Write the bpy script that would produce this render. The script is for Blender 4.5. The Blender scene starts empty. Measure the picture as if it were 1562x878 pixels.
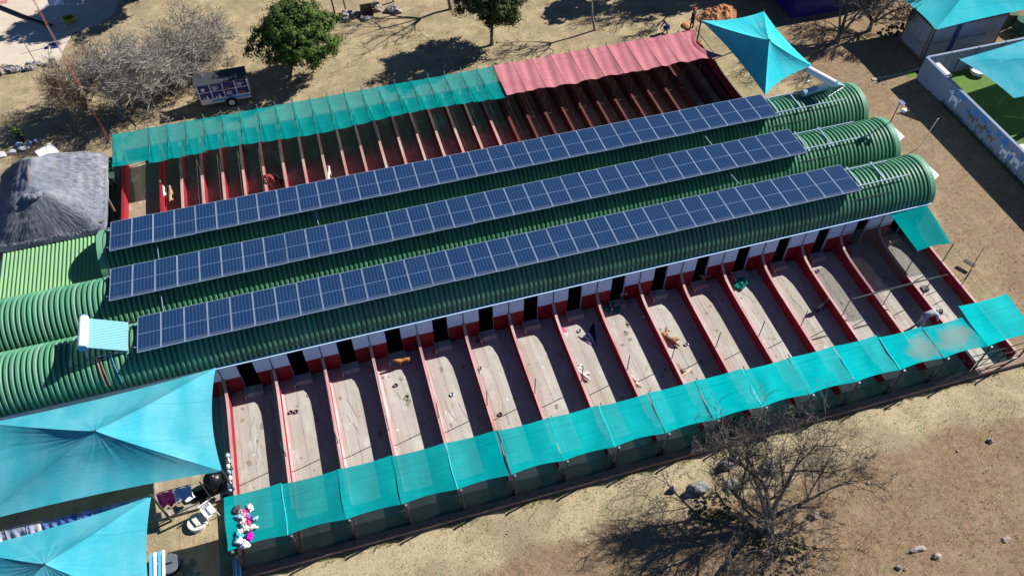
import bpy, bmesh, math, random
from mathutils import Vector, Matrix, Euler, noise as mnoise

random.seed(7)
C = bpy.context.scene.collection
PI = math.pi
# ------------------------------------------------------------------ camera
sc = bpy.context.scene
cam = bpy.data.objects.new('camera', bpy.data.cameras.new('camera'))
C.objects.link(cam)
CAMLOC = Vector((7.5625, -24.1498, 34.1721))
CAMROT = (0.68131, 0.00460443, -0.282490)
cam.location = CAMLOC
cam.rotation_euler = CAMROT
cam.data.sensor_width = 36
cam.data.lens = 1241.087 / 1562 * 36
cam.data.clip_end = 2000
sc.camera = cam
# ------------------------------------------------------------------ light
EL, AZ = math.radians(35.5), math.radians(13.0)
w = bpy.data.worlds.new('World'); sc.world = w; w.use_nodes = True
nt = w.node_tree
sky = nt.nodes.new('ShaderNodeTexSky'); sky.sky_type = 'NISHITA'; sky.sun_disc = False
sky.sun_elevation = EL; sky.sun_rotation = PI / 2 - AZ
sky.air_density = 0.5; sky.dust_density = 0.0; sky.ozone_density = 8.0; sky.altitude = 2000
bg = nt.nodes['Background']; bg.inputs[1].default_value = 0.075
nt.links.new(sky.outputs[0], bg.inputs[0])
sun = bpy.data.objects.new('sun', bpy.data.lights.new('sun', 'SUN')); C.objects.link(sun)
sun.data.energy = 5.0; sun.data.angle = math.radians(0.5); sun.data.color = (1.0, 0.965, 0.91)
S = Vector((math.cos(EL) * math.cos(AZ), math.cos(EL) * math.sin(AZ), math.sin(EL)))
sun.rotation_euler = (-S).to_track_quat('-Z', 'Y').to_euler()
sun.location = (60, 10, 50)
sc.view_settings.view_transform = 'Standard'
sc.view_settings.look = 'None'
sc.view_settings.exposure = 0.78
sc.view_settings.gamma = 1.0

# ------------------------------------------------------------------ helpers
_M = Euler(CAMROT, 'XYZ').to_matrix()
def P(u, v, z=0.0):
    """ground-plan position of a thing seen at (u,v) in the survey photo, at height z"""
    d = _M @ Vector(((u - 781) / 1241.087, (439 - v) / 1241.087, -1))
    t = (z - CAMLOC.z) / d.z
    return CAMLOC + d * t

class MB:
    def __init__(s): s.v = []; s.f = []; s.m = []; s.uv = None
    def quad(s, a, b, c, d, m=0):
        i = len(s.v); s.v += [Vector(a), Vector(b), Vector(c), Vector(d)]; s.f.append((i, i+1, i+2, i+3)); s.m.append(m)
    def tri(s, a, b, c, m=0):
        i = len(s.v); s.v += [Vector(a), Vector(b), Vector(c)]; s.f.append((i, i+1, i+2)); s.m.append(m)
    def box(s, x0, x1, y0, y1, z0, z1, m=0, mat=None):
        i = len(s.v)
        vs = [Vector(p) for p in ((x0,y0,z0),(x1,y0,z0),(x1,y1,z0),(x0,y1,z0),(x0,y0,z1),(x1,y0,z1),(x1,y1,z1),(x0,y1,z1))]
        if mat is not None: vs = [mat @ p for p in vs]
        s.v += vs
        for f in ((0,3,2,1),(4,5,6,7),(0,1,5,4),(1,2,6,5),(2,3,7,6),(3,0,4,7)):
            s.f.append(tuple(i+k for k in f)); s.m.append(m)
    def tube(s, pts, rad, n=8, m=0, caps=True):
        pts = [Vector(p) for p in pts]; k = len(pts)
        if not isinstance(rad, (list, tuple)): rad = [rad]*k
        i0 = len(s.v); ref = None
        for j, p in enumerate(pts):
            t = (pts[min(j+1, k-1)] - pts[max(j-1, 0)])
            if t.length < 1e-9: t = Vector((0,0,1))
            t.normalize()
            if ref is None: ref = Vector((1,0,0)) if abs(t.x) < .8 else Vector((0,1,0))
            a = t.cross(ref); a.normalize(); b = t.cross(a); ref = a.cross(t)
            for q in range(n):
                an = 2*PI*q/n
                s.v.append(p + (a*math.cos(an) + b*math.sin(an))*rad[j])
        for j in range(k-1):
            for q in range(n):
                s.f.append((i0+j*n+q, i0+j*n+(q+1)%n, i0+(j+1)*n+(q+1)%n, i0+(j+1)*n+q)); s.m.append(m)
        if caps and n > 3:
            s.f.append(tuple(i0+q for q in reversed(range(n)))); s.m.append(m)
            s.f.append(tuple(i0+(k-1)*n+q for q in range(n))); s.m.append(m)
    def grid(s, fn, nu, nv, m=0):
        i0 = len(s.v)
        for a in range(nu+1):
            for b in range(nv+1): s.v.append(Vector(fn(a/nu, b/nv)))
        for a in range(nu):
            for b in range(nv):
                s.f.append((i0+a*(nv+1)+b, i0+(a+1)*(nv+1)+b, i0+(a+1)*(nv+1)+b+1, i0+a*(nv+1)+b+1)); s.m.append(m)
    def lathe(s, prof, n=16, c=(0,0,0), m=0, mat=None):
        i0 = len(s.v); c = Vector(c)
        for r, z in prof:
            for q in range(n):
                p = Vector((r*math.cos(2*PI*q/n), r*math.sin(2*PI*q/n), z))
                if mat is not None: p = mat @ p
                s.v.append(p + c)
        for j in range(len(prof)-1):
            for q in range(n):
                s.f.append((i0+j*n+q, i0+j*n+(q+1)%n, i0+(j+1)*n+(q+1)%n, i0+(j+1)*n+q)); s.m.append(m)
    def ico(s, c, r, sub=2, m=0, jit=0.0, seed=0, freq=1.3):
        bm = bmesh.new(); bmesh.ops.create_icosphere(bm, subdivisions=sub, radius=1)
        i0 = len(s.v); c = Vector(c); r = Vector(r) if not isinstance(r, (int, float)) else Vector((r, r, r))
        for v in bm.verts:
            k = 1 + jit*mnoise.noise(v.co*freq + Vector((seed*3.1, seed*1.7, seed)))
            s.v.append(c + Vector((v.co.x*r.x, v.co.y*r.y, v.co.z*r.z))*k)
        for f in bm.faces: s.f.append(tuple(i0+v.index for v in f.verts)); s.m.append(m)
        bm.free()
    def build(s, name, mats, parent=None, origin=None, smooth=False):
        if origin is not None: o0 = Vector(origin)
        elif parent is not None: o0 = Vector(parent.get('_o', (0,0,0)))
        else: o0 = Vector((0,0,0))
        me = bpy.data.meshes.new(name)
        me.from_pydata([tuple(v - o0) for v in s.v], [], s.f)
        if not isinstance(mats, (list, tuple)): mats = [mats]
        for mm in mats: me.materials.append(mm)
        if len(mats) > 1: me.polygons.foreach_set('material_index', s.m)
        if smooth: me.polygons.foreach_set('use_smooth', [True]*len(me.polygons))
        me.update()
        o = bpy.data.objects.new(name, me); C.objects.link(o)
        o['_o'] = tuple(o0)
        if parent is not None: o.parent = parent
        else: o.location = o0
        return o

def tag(o, label=None, cat=None, group=None, kind=None):
    if label: o['label'] = label
    if cat: o['category'] = cat
    if group: o['group'] = group
    if kind: o['kind'] = kind
    return o
def thing(name, label, cat, loc=(0,0,0), group=None):
    o = bpy.data.objects.new(name, None); C.objects.link(o); o.location = loc; o['_o'] = tuple(loc)
    o.empty_display_size = 0.2
    return tag(o, label, cat, group)
def copy_tree(o, parent=None):
    c = o.copy(); C.objects.link(c)
    if parent is not None: c.parent = parent
    for ch in list(o.children): copy_tree(ch, c)
    return c
ORD = ['first','second','third','fourth','fifth','sixth','seventh','eighth','ninth','tenth','eleventh','twelfth','thirteenth',
 'fourteenth','fifteenth','sixteenth','seventeenth','eighteenth','nineteenth','twentieth','twenty-first','twenty-second','twenty-third',
 'twenty-fourth','twenty-fifth','twenty-sixth','twenty-seventh','twenty-eighth','twenty-ninth','thirtieth','thirty-first',
 'thirty-second','thirty-third','thirty-fourth','thirty-fifth']

# ------------------------------------------------------------------ materials
def mat(name, col, rough=0.8, col2=None, scale=3.0, detail=6, bump=0.0, bscale=None, spec=0.3, metal=0.0, stretch=None, contrast=(0.35,0.65), col3=None, scale3=0.4):
    m = bpy.data.materials.new(name); m.use_nodes = True
    n = m.node_tree; b = n.nodes['Principled BSDF']
    b.inputs['Base Color'].default_value = (*col, 1); b.inputs['Roughness'].default_value = rough
    b.inputs['Specular IOR Level'].default_value = spec; b.inputs['Metallic'].default_value = metal
    geo = n.nodes.new('ShaderNodeNewGeometry'); src = geo.outputs['Position']
    if stretch:
        mp = n.nodes.new('ShaderNodeMapping'); mp.inputs['Scale'].default_value = stretch
        n.links.new(src, mp.inputs[0]); src = mp.outputs[0]
    def ns(sc_, d=detail, rough_=0.6):
        t = n.nodes.new('ShaderNodeTexNoise'); t.inputs['Scale'].default_value = sc_; t.inputs['Detail'].default_value = d
        t.inputs['Roughness'].default_value = rough_; n.links.new(src, t.inputs['Vector']); return t
    if col2 is not None:
        t = ns(scale); r = n.nodes.new('ShaderNodeMapRange'); r.inputs[1].default_value = contrast[0]; r.inputs[2].default_value = contrast[1]
        n.links.new(t.outputs[0], r.inputs[0])
        mx = n.nodes.new('ShaderNodeMix'); mx.data_type = 'RGBA'
        mx.inputs[6].default_value = (*col, 1); mx.inputs[7].default_value = (*col2, 1)
        n.links.new(r.outputs[0], mx.inputs[0]); out = mx.outputs[2]
        if col3 is not None:
            t3 = ns(scale3, 4); r3 = n.nodes.new('ShaderNodeMapRange'); r3.inputs[1].default_value = .45; r3.inputs[2].default_value = .68
            n.links.new(t3.outputs[0], r3.inputs[0])
            m3 = n.nodes.new('ShaderNodeMix'); m3.data_type = 'RGBA'; m3.inputs[7].default_value = (*col3, 1)
            n.links.new(out, m3.inputs[6]); n.links.new(r3.outputs[0], m3.inputs[0]); out = m3.outputs[2]
        n.links.new(out, b.inputs['Base Color'])
    if bump:
        t = ns(bscale or scale*3, 8); bp = n.nodes.new('ShaderNodeBump'); bp.inputs['Strength'].default_value = bump
        bp.inputs['Distance'].default_value = 0.05
        n.links.new(t.outputs[0], bp.inputs['Height']); n.links.new(bp.outputs[0], b.inputs['Normal'])
    return m
def netmat(name, col, alpha, col2=None, trans=0.35, scale=1.2, weave=.10):
    """woven shade cloth: diffuse + light shining through + open mesh gaps"""
    m = bpy.data.materials.new(name); m.use_nodes = True; n = m.node_tree
    n.nodes.remove(n.nodes['Principled BSDF']); out = n.nodes['Material Output']
    d = n.nodes.new('ShaderNodeBsdfDiffuse'); t = n.nodes.new('ShaderNodeBsdfTranslucent'); tr = n.nodes.new('ShaderNodeBsdfTransparent')
    g = n.nodes.new('ShaderNodeNewGeometry')
    mp = n.nodes.new('ShaderNodeMapping'); mp.inputs['Scale'].default_value = (1, .45, 1); n.links.new(g.outputs['Position'], mp.inputs[0])
    nz = n.nodes.new('ShaderNodeTexNoise'); nz.inputs['Scale'].default_value = scale; nz.inputs['Detail'].default_value = 5
    n.links.new(mp.outputs[0], nz.inputs['Vector'])
    r = n.nodes.new('ShaderNodeMapRange'); r.inputs[1].default_value = .38; r.inputs[2].default_value = .66
    n.links.new(nz.outputs[0], r.inputs[0])
    mx = n.nodes.new('ShaderNodeMix'); mx.data_type = 'RGBA'
    mx.inputs[6].default_value = (*col, 1); mx.inputs[7].default_value = (*(col2 or tuple(c*1.25 for c in col)), 1)
    n.links.new(r.outputs[0], mx.inputs[0])
    for s_ in (d, t): n.links.new(mx.outputs[2], s_.inputs[0])
    a = n.nodes.new('ShaderNodeMixShader'); a.inputs[0].default_value = trans
    n.links.new(d.outputs[0], a.inputs[1]); n.links.new(t.outputs[0], a.inputs[2])
    bq = n.nodes.new('ShaderNodeMixShader'); bq.inputs[0].default_value = alpha
    n.links.new(a.outputs[0], bq.inputs[1]); n.links.new(tr.outputs[0], bq.inputs[2])
    n.links.new(bq.outputs[0], out.inputs[0])
    sep = n.nodes.new('ShaderNodeSeparateXYZ'); n.links.new(g.outputs['Position'], sep.inputs[0])
    md = n.nodes.new('ShaderNodeMath'); md.operation = 'PINGPONG'; md.inputs[1].default_value = .92; n.links.new(sep.outputs[1], md.inputs[0])
    ls = n.nodes.new('ShaderNodeMath'); ls.operation = 'LESS_THAN'; ls.inputs[1].default_value = .022; n.links.new(md.outputs[0], ls.inputs[0])
    fine = n.nodes.new('ShaderNodeTexNoise'); fine.inputs['Scale'].default_value = 9; fine.inputs['Detail'].default_value = 6
    mpf = n.nodes.new('ShaderNodeMapping'); mpf.inputs['Scale'].default_value = (.10, 1.6, 1); n.links.new(g.outputs['Position'], mpf.inputs[0]); n.links.new(mpf.outputs[0], fine.inputs['Vector'])
    rf = n.nodes.new('ShaderNodeMapRange'); rf.inputs[1].default_value = .35; rf.inputs[2].default_value = .65; rf.inputs[3].default_value = 1.03-weave; rf.inputs[4].default_value = 1.03+weave*.6; n.links.new(fine.outputs[0], rf.inputs[0])
    sb = n.nodes.new('ShaderNodeMath'); sb.operation = 'MULTIPLY_ADD'; sb.inputs[1].default_value = -.16; n.links.new(ls.outputs[0], sb.inputs[0]); n.links.new(rf.outputs[0], sb.inputs[2])
    vm = n.nodes.new('ShaderNodeVectorMath'); vm.operation = 'SCALE'; n.links.new(mx.outputs[2], vm.inputs[0]); n.links.new(sb.outputs[0], vm.inputs['Scale'])
    for s_ in (d, t): n.links.new(vm.outputs[0], s_.inputs[0])
    # fine weave
    wv = n.nodes.new('ShaderNodeTexNoise'); wv.inputs['Scale'].default_value = 14; wv.inputs['Detail'].default_value = 3
    mp2 = n.nodes.new('ShaderNodeMapping'); mp2.inputs['Scale'].default_value = (.12, 1.5, 1); n.links.new(g.outputs['Position'], mp2.inputs[0]); n.links.new(mp2.outputs[0], wv.inputs['Vector'])
    bp = n.nodes.new('ShaderNodeBump'); bp.inputs['Strength'].default_value = .25; bp.inputs['Distance'].default_value = .03
    n.links.new(wv.outputs[0], bp.inputs['Height']); n.links.new(bp.outputs[0], d.inputs['Normal'])
    return m

def add_dust(m, c, r):
    n = m.node_tree; g = n.nodes.new('ShaderNodeNewGeometry')
    a = n.nodes.new('ShaderNodeVectorMath'); a.operation = 'SUBTRACT'; a.inputs[1].default_value = (c[0], c[1], 0); n.links.new(g.outputs['Position'], a.inputs[0])
    b = n.nodes.new('ShaderNodeVectorMath'); b.operation = 'MULTIPLY'; b.inputs[1].default_value = (1/r[0], 1/r[1], 0); n.links.new(a.outputs[0], b.inputs[0])
    l = n.nodes.new('ShaderNodeVectorMath'); l.operation = 'LENGTH'; n.links.new(b.outputs[0], l.inputs[0])
    nz = n.nodes.new('ShaderNodeTexNoise'); nz.inputs['Scale'].default_value = 2.2; nz.inputs['Detail'].default_value = 6; n.links.new(g.outputs['Position'], nz.inputs['Vector'])
    s_ = n.nodes.new('ShaderNodeMath'); s_.operation = 'MULTIPLY_ADD'; s_.inputs[1].default_value = 1.3; n.links.new(nz.outputs[0], s_.inputs[0]); n.links.new(l.outputs['Value'], s_.inputs[2])
    q = n.nodes.new('ShaderNodeMapRange'); q.interpolation_type = 'SMOOTHSTEP'; q.inputs[1].default_value = 1.65; q.inputs[2].default_value = .95; q.inputs[3].default_value = 0; q.inputs[4].default_value = .8; n.links.new(s_.outputs[0], q.inputs[0])
    for sh in [x for x in n.nodes if x.bl_idname in ('ShaderNodeBsdfDiffuse', 'ShaderNodeBsdfTranslucent')]:
        src = sh.inputs[0].links[0].from_socket; mx = n.nodes.new('ShaderNodeMix'); mx.data_type = 'RGBA'; mx.inputs[7].default_value = (.24, .33, .30, 1)
        n.links.new(src, mx.inputs[6]); n.links.new(q.outputs[0], mx.inputs[0]); n.links.new(mx.outputs[2], sh.inputs[0])
def ground_mat():
    m = bpy.data.materials.new('dry_ground'); m.use_nodes = True; n = m.node_tree; b = n.nodes['Principled BSDF']
    b.inputs['Roughness'].default_value = 1; b.inputs['Specular IOR Level'].default_value = 0.05
    g = n.nodes.new('ShaderNodeNewGeometry')
    def noise(s, d=6, r=.65):
        t = n.nodes.new('ShaderNodeTexNoise'); t.inputs['Scale'].default_value = s; t.inputs['Detail'].default_value = d
        t.inputs['Roughness'].default_value = r; n.links.new(g.outputs['Position'], t.inputs['Vector']); return t.outputs[0]
    def rng(x, a, c, lo=0., hi=1.):
        q = n.nodes.new('ShaderNodeMapRange'); q.interpolation_type = 'SMOOTHSTEP'
        for i, vv in ((1, a), (2, c), (3, lo), (4, hi)): q.inputs[i].default_value = vv
        n.links.new(x, q.inputs[0]); return q.outputs[0]
    def mix(f, a, c):
        q = n.nodes.new('ShaderNodeMix'); q.data_type = 'RGBA'; n.links.new(f, q.inputs[0])
        for i, x in ((6, a), (7, c)):
            if isinstance(x, tuple): q.inputs[i].default_value = (*x, 1)
            else: n.links.new(x, q.inputs[i])
        return q.outputs[2]
    def mth(op, a, c):
        q = n.nodes.new('ShaderNodeMath'); q.operation = op
        for i, x in ((0, a), (1, c)):
            if isinstance(x, (int, float)): q.inputs[i].default_value = x
            else: n.links.new(x, q.inputs[i])
        return q.outputs[0]
    sep = n.nodes.new('ShaderNodeSeparateXYZ'); n.links.new(g.outputs['Position'], sep.inputs[0]); X, Y = sep.outputs[0], sep.outputs[1]
    straw = mix(rng(noise(1.1), .35, .65), (.47, .375, .225), (.35, .27, .155))
    earth = mix(rng(noise(2.0), .35, .65), (.215, .14, .088), (.30, .21, .135))
    # how bare the soil is: noise + more bare towards the south field and the east yard
    wob = noise(.28, 5); wob2 = noise(.9, 5)
    south = rng(mth('ADD', mth('MULTIPLY', Y, -1.0), mth('MULTIPLY', wob, 5.0)), 13.2, 15.2)
    east = rng(mth('ADD', X, mth('MULTIPLY', wob, 6.0)), 40.0, 45.0)
    bare = mth('MAXIMUM', south, mth('MULTIPLY', east, .85))
    patch = rng(wob2, .5, .64)
    f = mth('MAXIMUM', mth('MULTIPLY', bare, mth('ADD', mth('MULTIPLY', patch, .35), .62)), mth('MULTIPLY', patch, .30))
    col = mix(f, straw, earth)
    band = mth('MULTIPLY', rng(mth('ADD', mth('MULTIPLY', Y, -1.0), mth('MULTIPLY', wob, 1.6)), 12.9, 12.2), rng(mth('MULTIPLY', Y, -1.0), 9.3, 9.8))
    col = mix(mth('MULTIPLY', band, .75), col, (.50, .415, .265))
    # pale stony dust
    col = mix(rng(noise(.33, 6, .6), .46, .62, 0, .65), col, (.265, .215, .14))
    col = mix(rng(noise(3.3, 8, .75), .54, .74, 0, .6), col, (.46, .39, .29))
    col = mix(rng(noise(5.5, 7, .7), .50, .66, 0, .5), col, (.27, .20, .125))
    col = mix(rng(noise(8, 6, .7), .55, .70, 0, .45), col, (.52, .45, .31))
    # grass-thatch speckle
    col = mix(rng(noise(16, 8, .8), .50, .68, 0, .5), col, (.17, .13, .08))
    col = mix(rng(noise(30, 4, .8), .53, .70, 0, .5), col, (.54, .47, .33))
    # a little surviving green
    col = mix(rng(mth('MULTIPLY', noise(.75, 4), noise(9, 5)), .27, .36, 0, .5), col, (.15, .17, .06))
    # bare red-brown soil showing through
    soil = mix(rng(noise(4, 7, .7), .38, .62), (.185, .12, .074), (.30, .20, .125))
    col = mix(mth('MULTIPLY', bare, rng(noise(.55, 7, .65), .36, .60, .30, .80)), col, soil)
    col = mix(mth('MULTIPLY', rng(noise(.42, 7, .65), .52, .68), .5), col, (.20, .155, .095))
    n.links.new(col, b.inputs['Base Color'])
    bp = n.nodes.new('ShaderNodeBump'); bp.inputs['Strength'].default_value = .9; bp.inputs['Distance'].default_value = .07
    n.links.new(noise(11, 9, .75), bp.inputs['Height']); n.links.new(bp.outputs[0], b.inputs['Normal'])
    return m

M = {}
M['ground'] = ground_mat()
M['conc'] = None
def concrete_mat(name, base, stain, streak_axis=0):
    m = bpy.data.materials.new(name); m.use_nodes = True; n = m.node_tree; b = n.nodes['Principled BSDF']
    b.inputs['Roughness'].default_value = .9; b.inputs['Specular IOR Level'].default_value = .15
    g = n.nodes.new('ShaderNodeNewGeometry')
    def noise(s, stretch=(1,1,1), d=6, r=.6):
        mp = n.nodes.new('ShaderNodeMapping'); mp.inputs['Scale'].default_value = stretch; n.links.new(g.outputs['Position'], mp.inputs[0])
        t = n.nodes.new('ShaderNodeTexNoise'); t.inputs['Scale'].default_value = s; t.inputs['Detail'].default_value = d; t.inputs['Roughness'].default_value = r
        n.links.new(mp.outputs[0], t.inputs['Vector']); return t.outputs[0]
    def lay(col, fac, c, lo, hi, amt):
        q = n.nodes.new('ShaderNodeMapRange'); q.inputs[1].default_value = lo; q.inputs[2].default_value = hi; q.inputs[4].default_value = amt
        n.links.new(fac, q.inputs[0])
        mx = n.nodes.new('ShaderNodeMix'); mx.data_type = 'RGBA'; n.links.new(q.outputs[0], mx.inputs[0])
        if isinstance(col, tuple): mx.inputs[6].default_value = (*col, 1)
        else: n.links.new(col, mx.inputs[6])
        mx.inputs[7].default_value = (*c, 1); return mx.outputs[2]
    c = lay(base, noise(2.2, (1, .1, 1)), stain, .38, .64, .95)
    c = lay(c, noise(.9, (1, .07, 1), 3), tuple(x*k for x, k in zip(stain, (.92, .84, .76))), .50, .66, .7)
    c = lay(c, noise(.5), tuple(x*.8 for x in base), .45, .65, .6)
    c = lay(c, noise(5, (1, .35, 1), 8, .7), tuple(x*k for x, k in zip(stain, (.58, .5, .42))), .56, .72, .75)
    c = lay(c, noise(1.4, (1, .6, 1), 7), (.55, .54, .50), .55, .7, .6)
    c = lay(c, noise(24, (1, 1, 1), 4), tuple(x*.6 for x in base), .6, .72, .4)
    n.links.new(c, b.inputs['Base Color'])
    return m
M['floor'] = concrete_mat('pen_concrete', (.46, .435, .395), (.36, .325, .28))
M['backfloor'] = concrete_mat('back_pen_concrete', (.36, .29, .2), (.27, .21, .15))
M['alley'] = concrete_mat('alley_concrete', (.30, .31, .31), (.22, .23, .23))
M['sand'] = mat('pale_sand', (.56, .47, .36), 1, (.50, .42, .33), 1.2, bump=.3, bscale=14, spec=.05, col3=(.58, .53, .46), scale3=.35)
M['white'] = mat('white_wall_paint', (.74, .76, .78), .7, (.66, .68, .70), 1.5)
M['kwall'] = mat('white_wall_skylight_tint', (.58, .79, .96), .75, (.52, .74, .94), 1.0)  # white wall; blue skylight in the shade is put into its colour
M['red'] = mat('red_wall_paint', (.27, .012, .022), .6, (.21, .01, .018), 2.5, spec=.25)
M['shadered'] = mat('shaded_brown_red', (.13, .035, .03), .85, (.085, .022, .02), 2.5, stretch=(1, .3, 1))  # red pen walls darkened: shade beneath the red cloths is in the colour
M['redfade'] = mat('faded_red_cap', (.56, .40, .38), .85, (.47, .22, .21), 2.2, stretch=(1, .25, 1))
M['redlow'] = mat('red_pen_paint', (.29, .022, .034), .8, (.22, .016, .026), 2.0, spec=.15, stretch=(1, .3, 1))
M['backcap'] = mat('weathered_pink_cap', (.42, .36, .31), .9, (.42, .20, .18), 1.6, stretch=(1, .3, 1))
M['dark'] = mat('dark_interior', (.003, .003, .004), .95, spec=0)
def roof_mat(name, a, b_, c_):
    return mat(name, a, .45, b_, 1.0, spec=.38, col3=c_, scale3=1.9, stretch=(1.6, .05, .12), contrast=(.40, .60))
M['roof'] = roof_mat('green_roof_sheet', (.09, .28, .16), (.064, .215, .122), (.14, .305, .195))
M['trim'] = mat('pale_green_trim', (.14, .36, .22), .5, (.12, .31, .2), 1.2)
M['flatroof'] = mat('light_green_sheet', (.17, .34, .15), .5, (.15, .30, .14), .9)
M['gutter'] = mat('dark_gutter', (.02, .05, .035), .8)
M['steel'] = mat('galvanised_steel', (.42, .45, .5), .45, (.35, .38, .43), 3, metal=.6)
M['alu'] = mat('aluminium_frame', (.35, .44, .58), .4, metal=.15)
M['post'] = mat('dark_post', (.045, .05, .06), .6)
M['postgreen'] = mat('green_post', (.045, .075, .05), .6)
M['brick'] = None
M['thatch'] = mat('grey_thatch', (.20, .22, .265), .95, (.125, .14, .175), 3.0, bump=1.0, bscale=26, stretch=(1, 1, .5), col3=(.33, .33, .34), scale3=.4, spec=.1)
M['thatchcap'] = mat('ridge_cap', (.15, .13, .13), .9, (.21, .195, .20), 2.5, bump=.5, bscale=12)
M['wood'] = mat('old_timber', (.22, .15, .09), .85, (.15, .10, .06), 5)
M['bark'] = mat('brown_bark', (.11, .09, .075), .95, (.17, .15, .13), 6, bump=.4)
M['palebark'] = mat('pale_bark', (.23, .21, .19), .95, (.14, .13, .12), 6, bump=.4)
M['bluebark'] = mat('silver_bark', (.16, .18, .2), .9, (.09, .1, .12), 5)
M['twigtan'] = mat('tan_twigs', (.40, .29, .18), .95, (.27, .20, .125), 1.5)
M['twiggrey'] = mat('grey_twigs', (.39, .355, .30), .95, (.26, .235, .20), 1.5)
M['twigdark'] = mat('dark_twigs', (.085, .07, .06), .95, (.15, .135, .12), 2)
M['rock'] = mat('granite_rock', (.33, .315, .32), .9, (.10, .098, .10), 3.5, bump=.8, bscale=8)
M['rockwarm'] = mat('sandstone_rock', (.42, .35, .30), .95, (.27, .21, .18), 3.5, bump=.8, bscale=9)
M['orange'] = mat('orange_sand', (.56, .27, .13), 1, (.42, .19, .085), 4, bump=1.0, bscale=9)
M['net'] = {}
M['rednet'] = netmat('red_shade_cloth', (.47, .185, .205), .0, (.42, .155, .175), .04, 1.0)
M['backnet'] = netmat('sheer_teal_net', (.0, .29, .29), .15, (.01, .33, .32), .3)
M['sail'] = netmat('cyan_sail_cloth', (.045, .36, .45), .03, (.11, .43, .52), .12, .8, weave=.06)
M['sail2'] = netmat('turquoise_sail_cloth', (.03, .42, .49), .0, (.07, .47, .53), .0, .8, weave=.05)
M['tarp'] = netmat('dull_teal_tarp', (.0, .24, .24), .03, (.0, .21, .215), .2)
M['fence'] = netmat('dark_green_netting', (.03, .075, .065), .25, (.05, .10, .09), .2)
M['seamlight'] = netmat('pale_net_fold', (.06, .56, .62), .0, None, .2)
M['bluetarp'] = mat('navy_tarpaulin', (.012, .02, .22), .45, (.01, .015, .16), 1.2, spec=.4)
M['black'] = mat('black_plastic', (.012, .013, .016), .35)
M['rubber'] = mat('black_rubber', (.02, .02, .022), .8)
M['whiteplastic'] = mat('white_plastic', (.80, .81, .82), .4)
M['navy'] = mat('navy_panel', (.014, .02, .16), .4, (.02, .03, .2), 2)
M['skyblue'] = mat('sky_blue_paint', (.10, .42, .68), .45)
M['contain'] = mat('grey_blue_container_paint', (.30, .345, .44), .6, (.25, .29, .38), 1.2, col3=(.33, .26, .24), scale3=.5)
M['rust'] = mat('rusty_steel', (.16, .085, .055), .85, (.24, .17, .14), 4)
M['turf'] = mat('artificial_turf', (.105, .20, .035), .95, (.085, .16, .03), 1.2, bump=.5, bscale=25)
M['mural'] = mat('mural_wall_paint', (.22, .27, .37), .8, (.19, .235, .33), .8)
M['muralblue'] = mat('mural_blue', (.06, .22, .55), .8)
M['muralgreen'] = mat('mural_dark_green', (.015, .05, .035), .8)
M['muralwhite'] = mat('mural_white', (.72, .76, .82), .8)
M['muraltan'] = mat('mural_tan', (.30, .22, .12), .8, (.12, .1, .08), 4)
M['cream'] = mat('cream_coping', (.66, .63, .58), .8, (.58, .55, .5), 2)
M['skin'] = mat('brown_skin', (.12, .06, .04), .6)
def cloth(nm, c): return mat(nm, c, .85, tuple(x*.75 for x in c), 6)

def brick_mat():
    m = bpy.data.materials.new('kerb_brick'); m.use_nodes = True; n = m.node_tree; b = n.nodes['Principled BSDF']
    b.inputs['Roughness'].default_value = .9
    g = n.nodes.new('ShaderNodeNewGeometry')
    br = n.nodes.new('ShaderNodeTexBrick'); br.inputs['Scale'].default_value = 1.0
    br.inputs['Brick Width'].default_value = .23; br.inputs['Row Height'].default_value = .115; br.inputs['Mortar Size'].default_value = .012
    br.inputs['Color1'].default_value = (.30, .16, .115, 1); br.inputs['Color2'].default_value = (.36, .24, .18, 1); br.inputs['Mortar'].default_value = (.16, .12, .1, 1)
    n.links.new(g.outputs['Position'], br.inputs['Vector'])
    nz = n.nodes.new('ShaderNodeTexNoise'); nz.inputs['Scale'].default_value = 1.3; n.links.new(g.outputs['Position'], nz.inputs['Vector'])
    mx = n.nodes.new('ShaderNodeMix'); mx.data_type = 'RGBA'; mx.blend_type = 'MULTIPLY'; mx.inputs[0].default_value = .25
    n.links.new(br.outputs[0], mx.inputs[6]); n.links.new(nz.outputs[0], mx.inputs[7]); n.links.new(mx.outputs[2], b.inputs['Base Color'])
    return m
M['brick'] = brick_mat()

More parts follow.
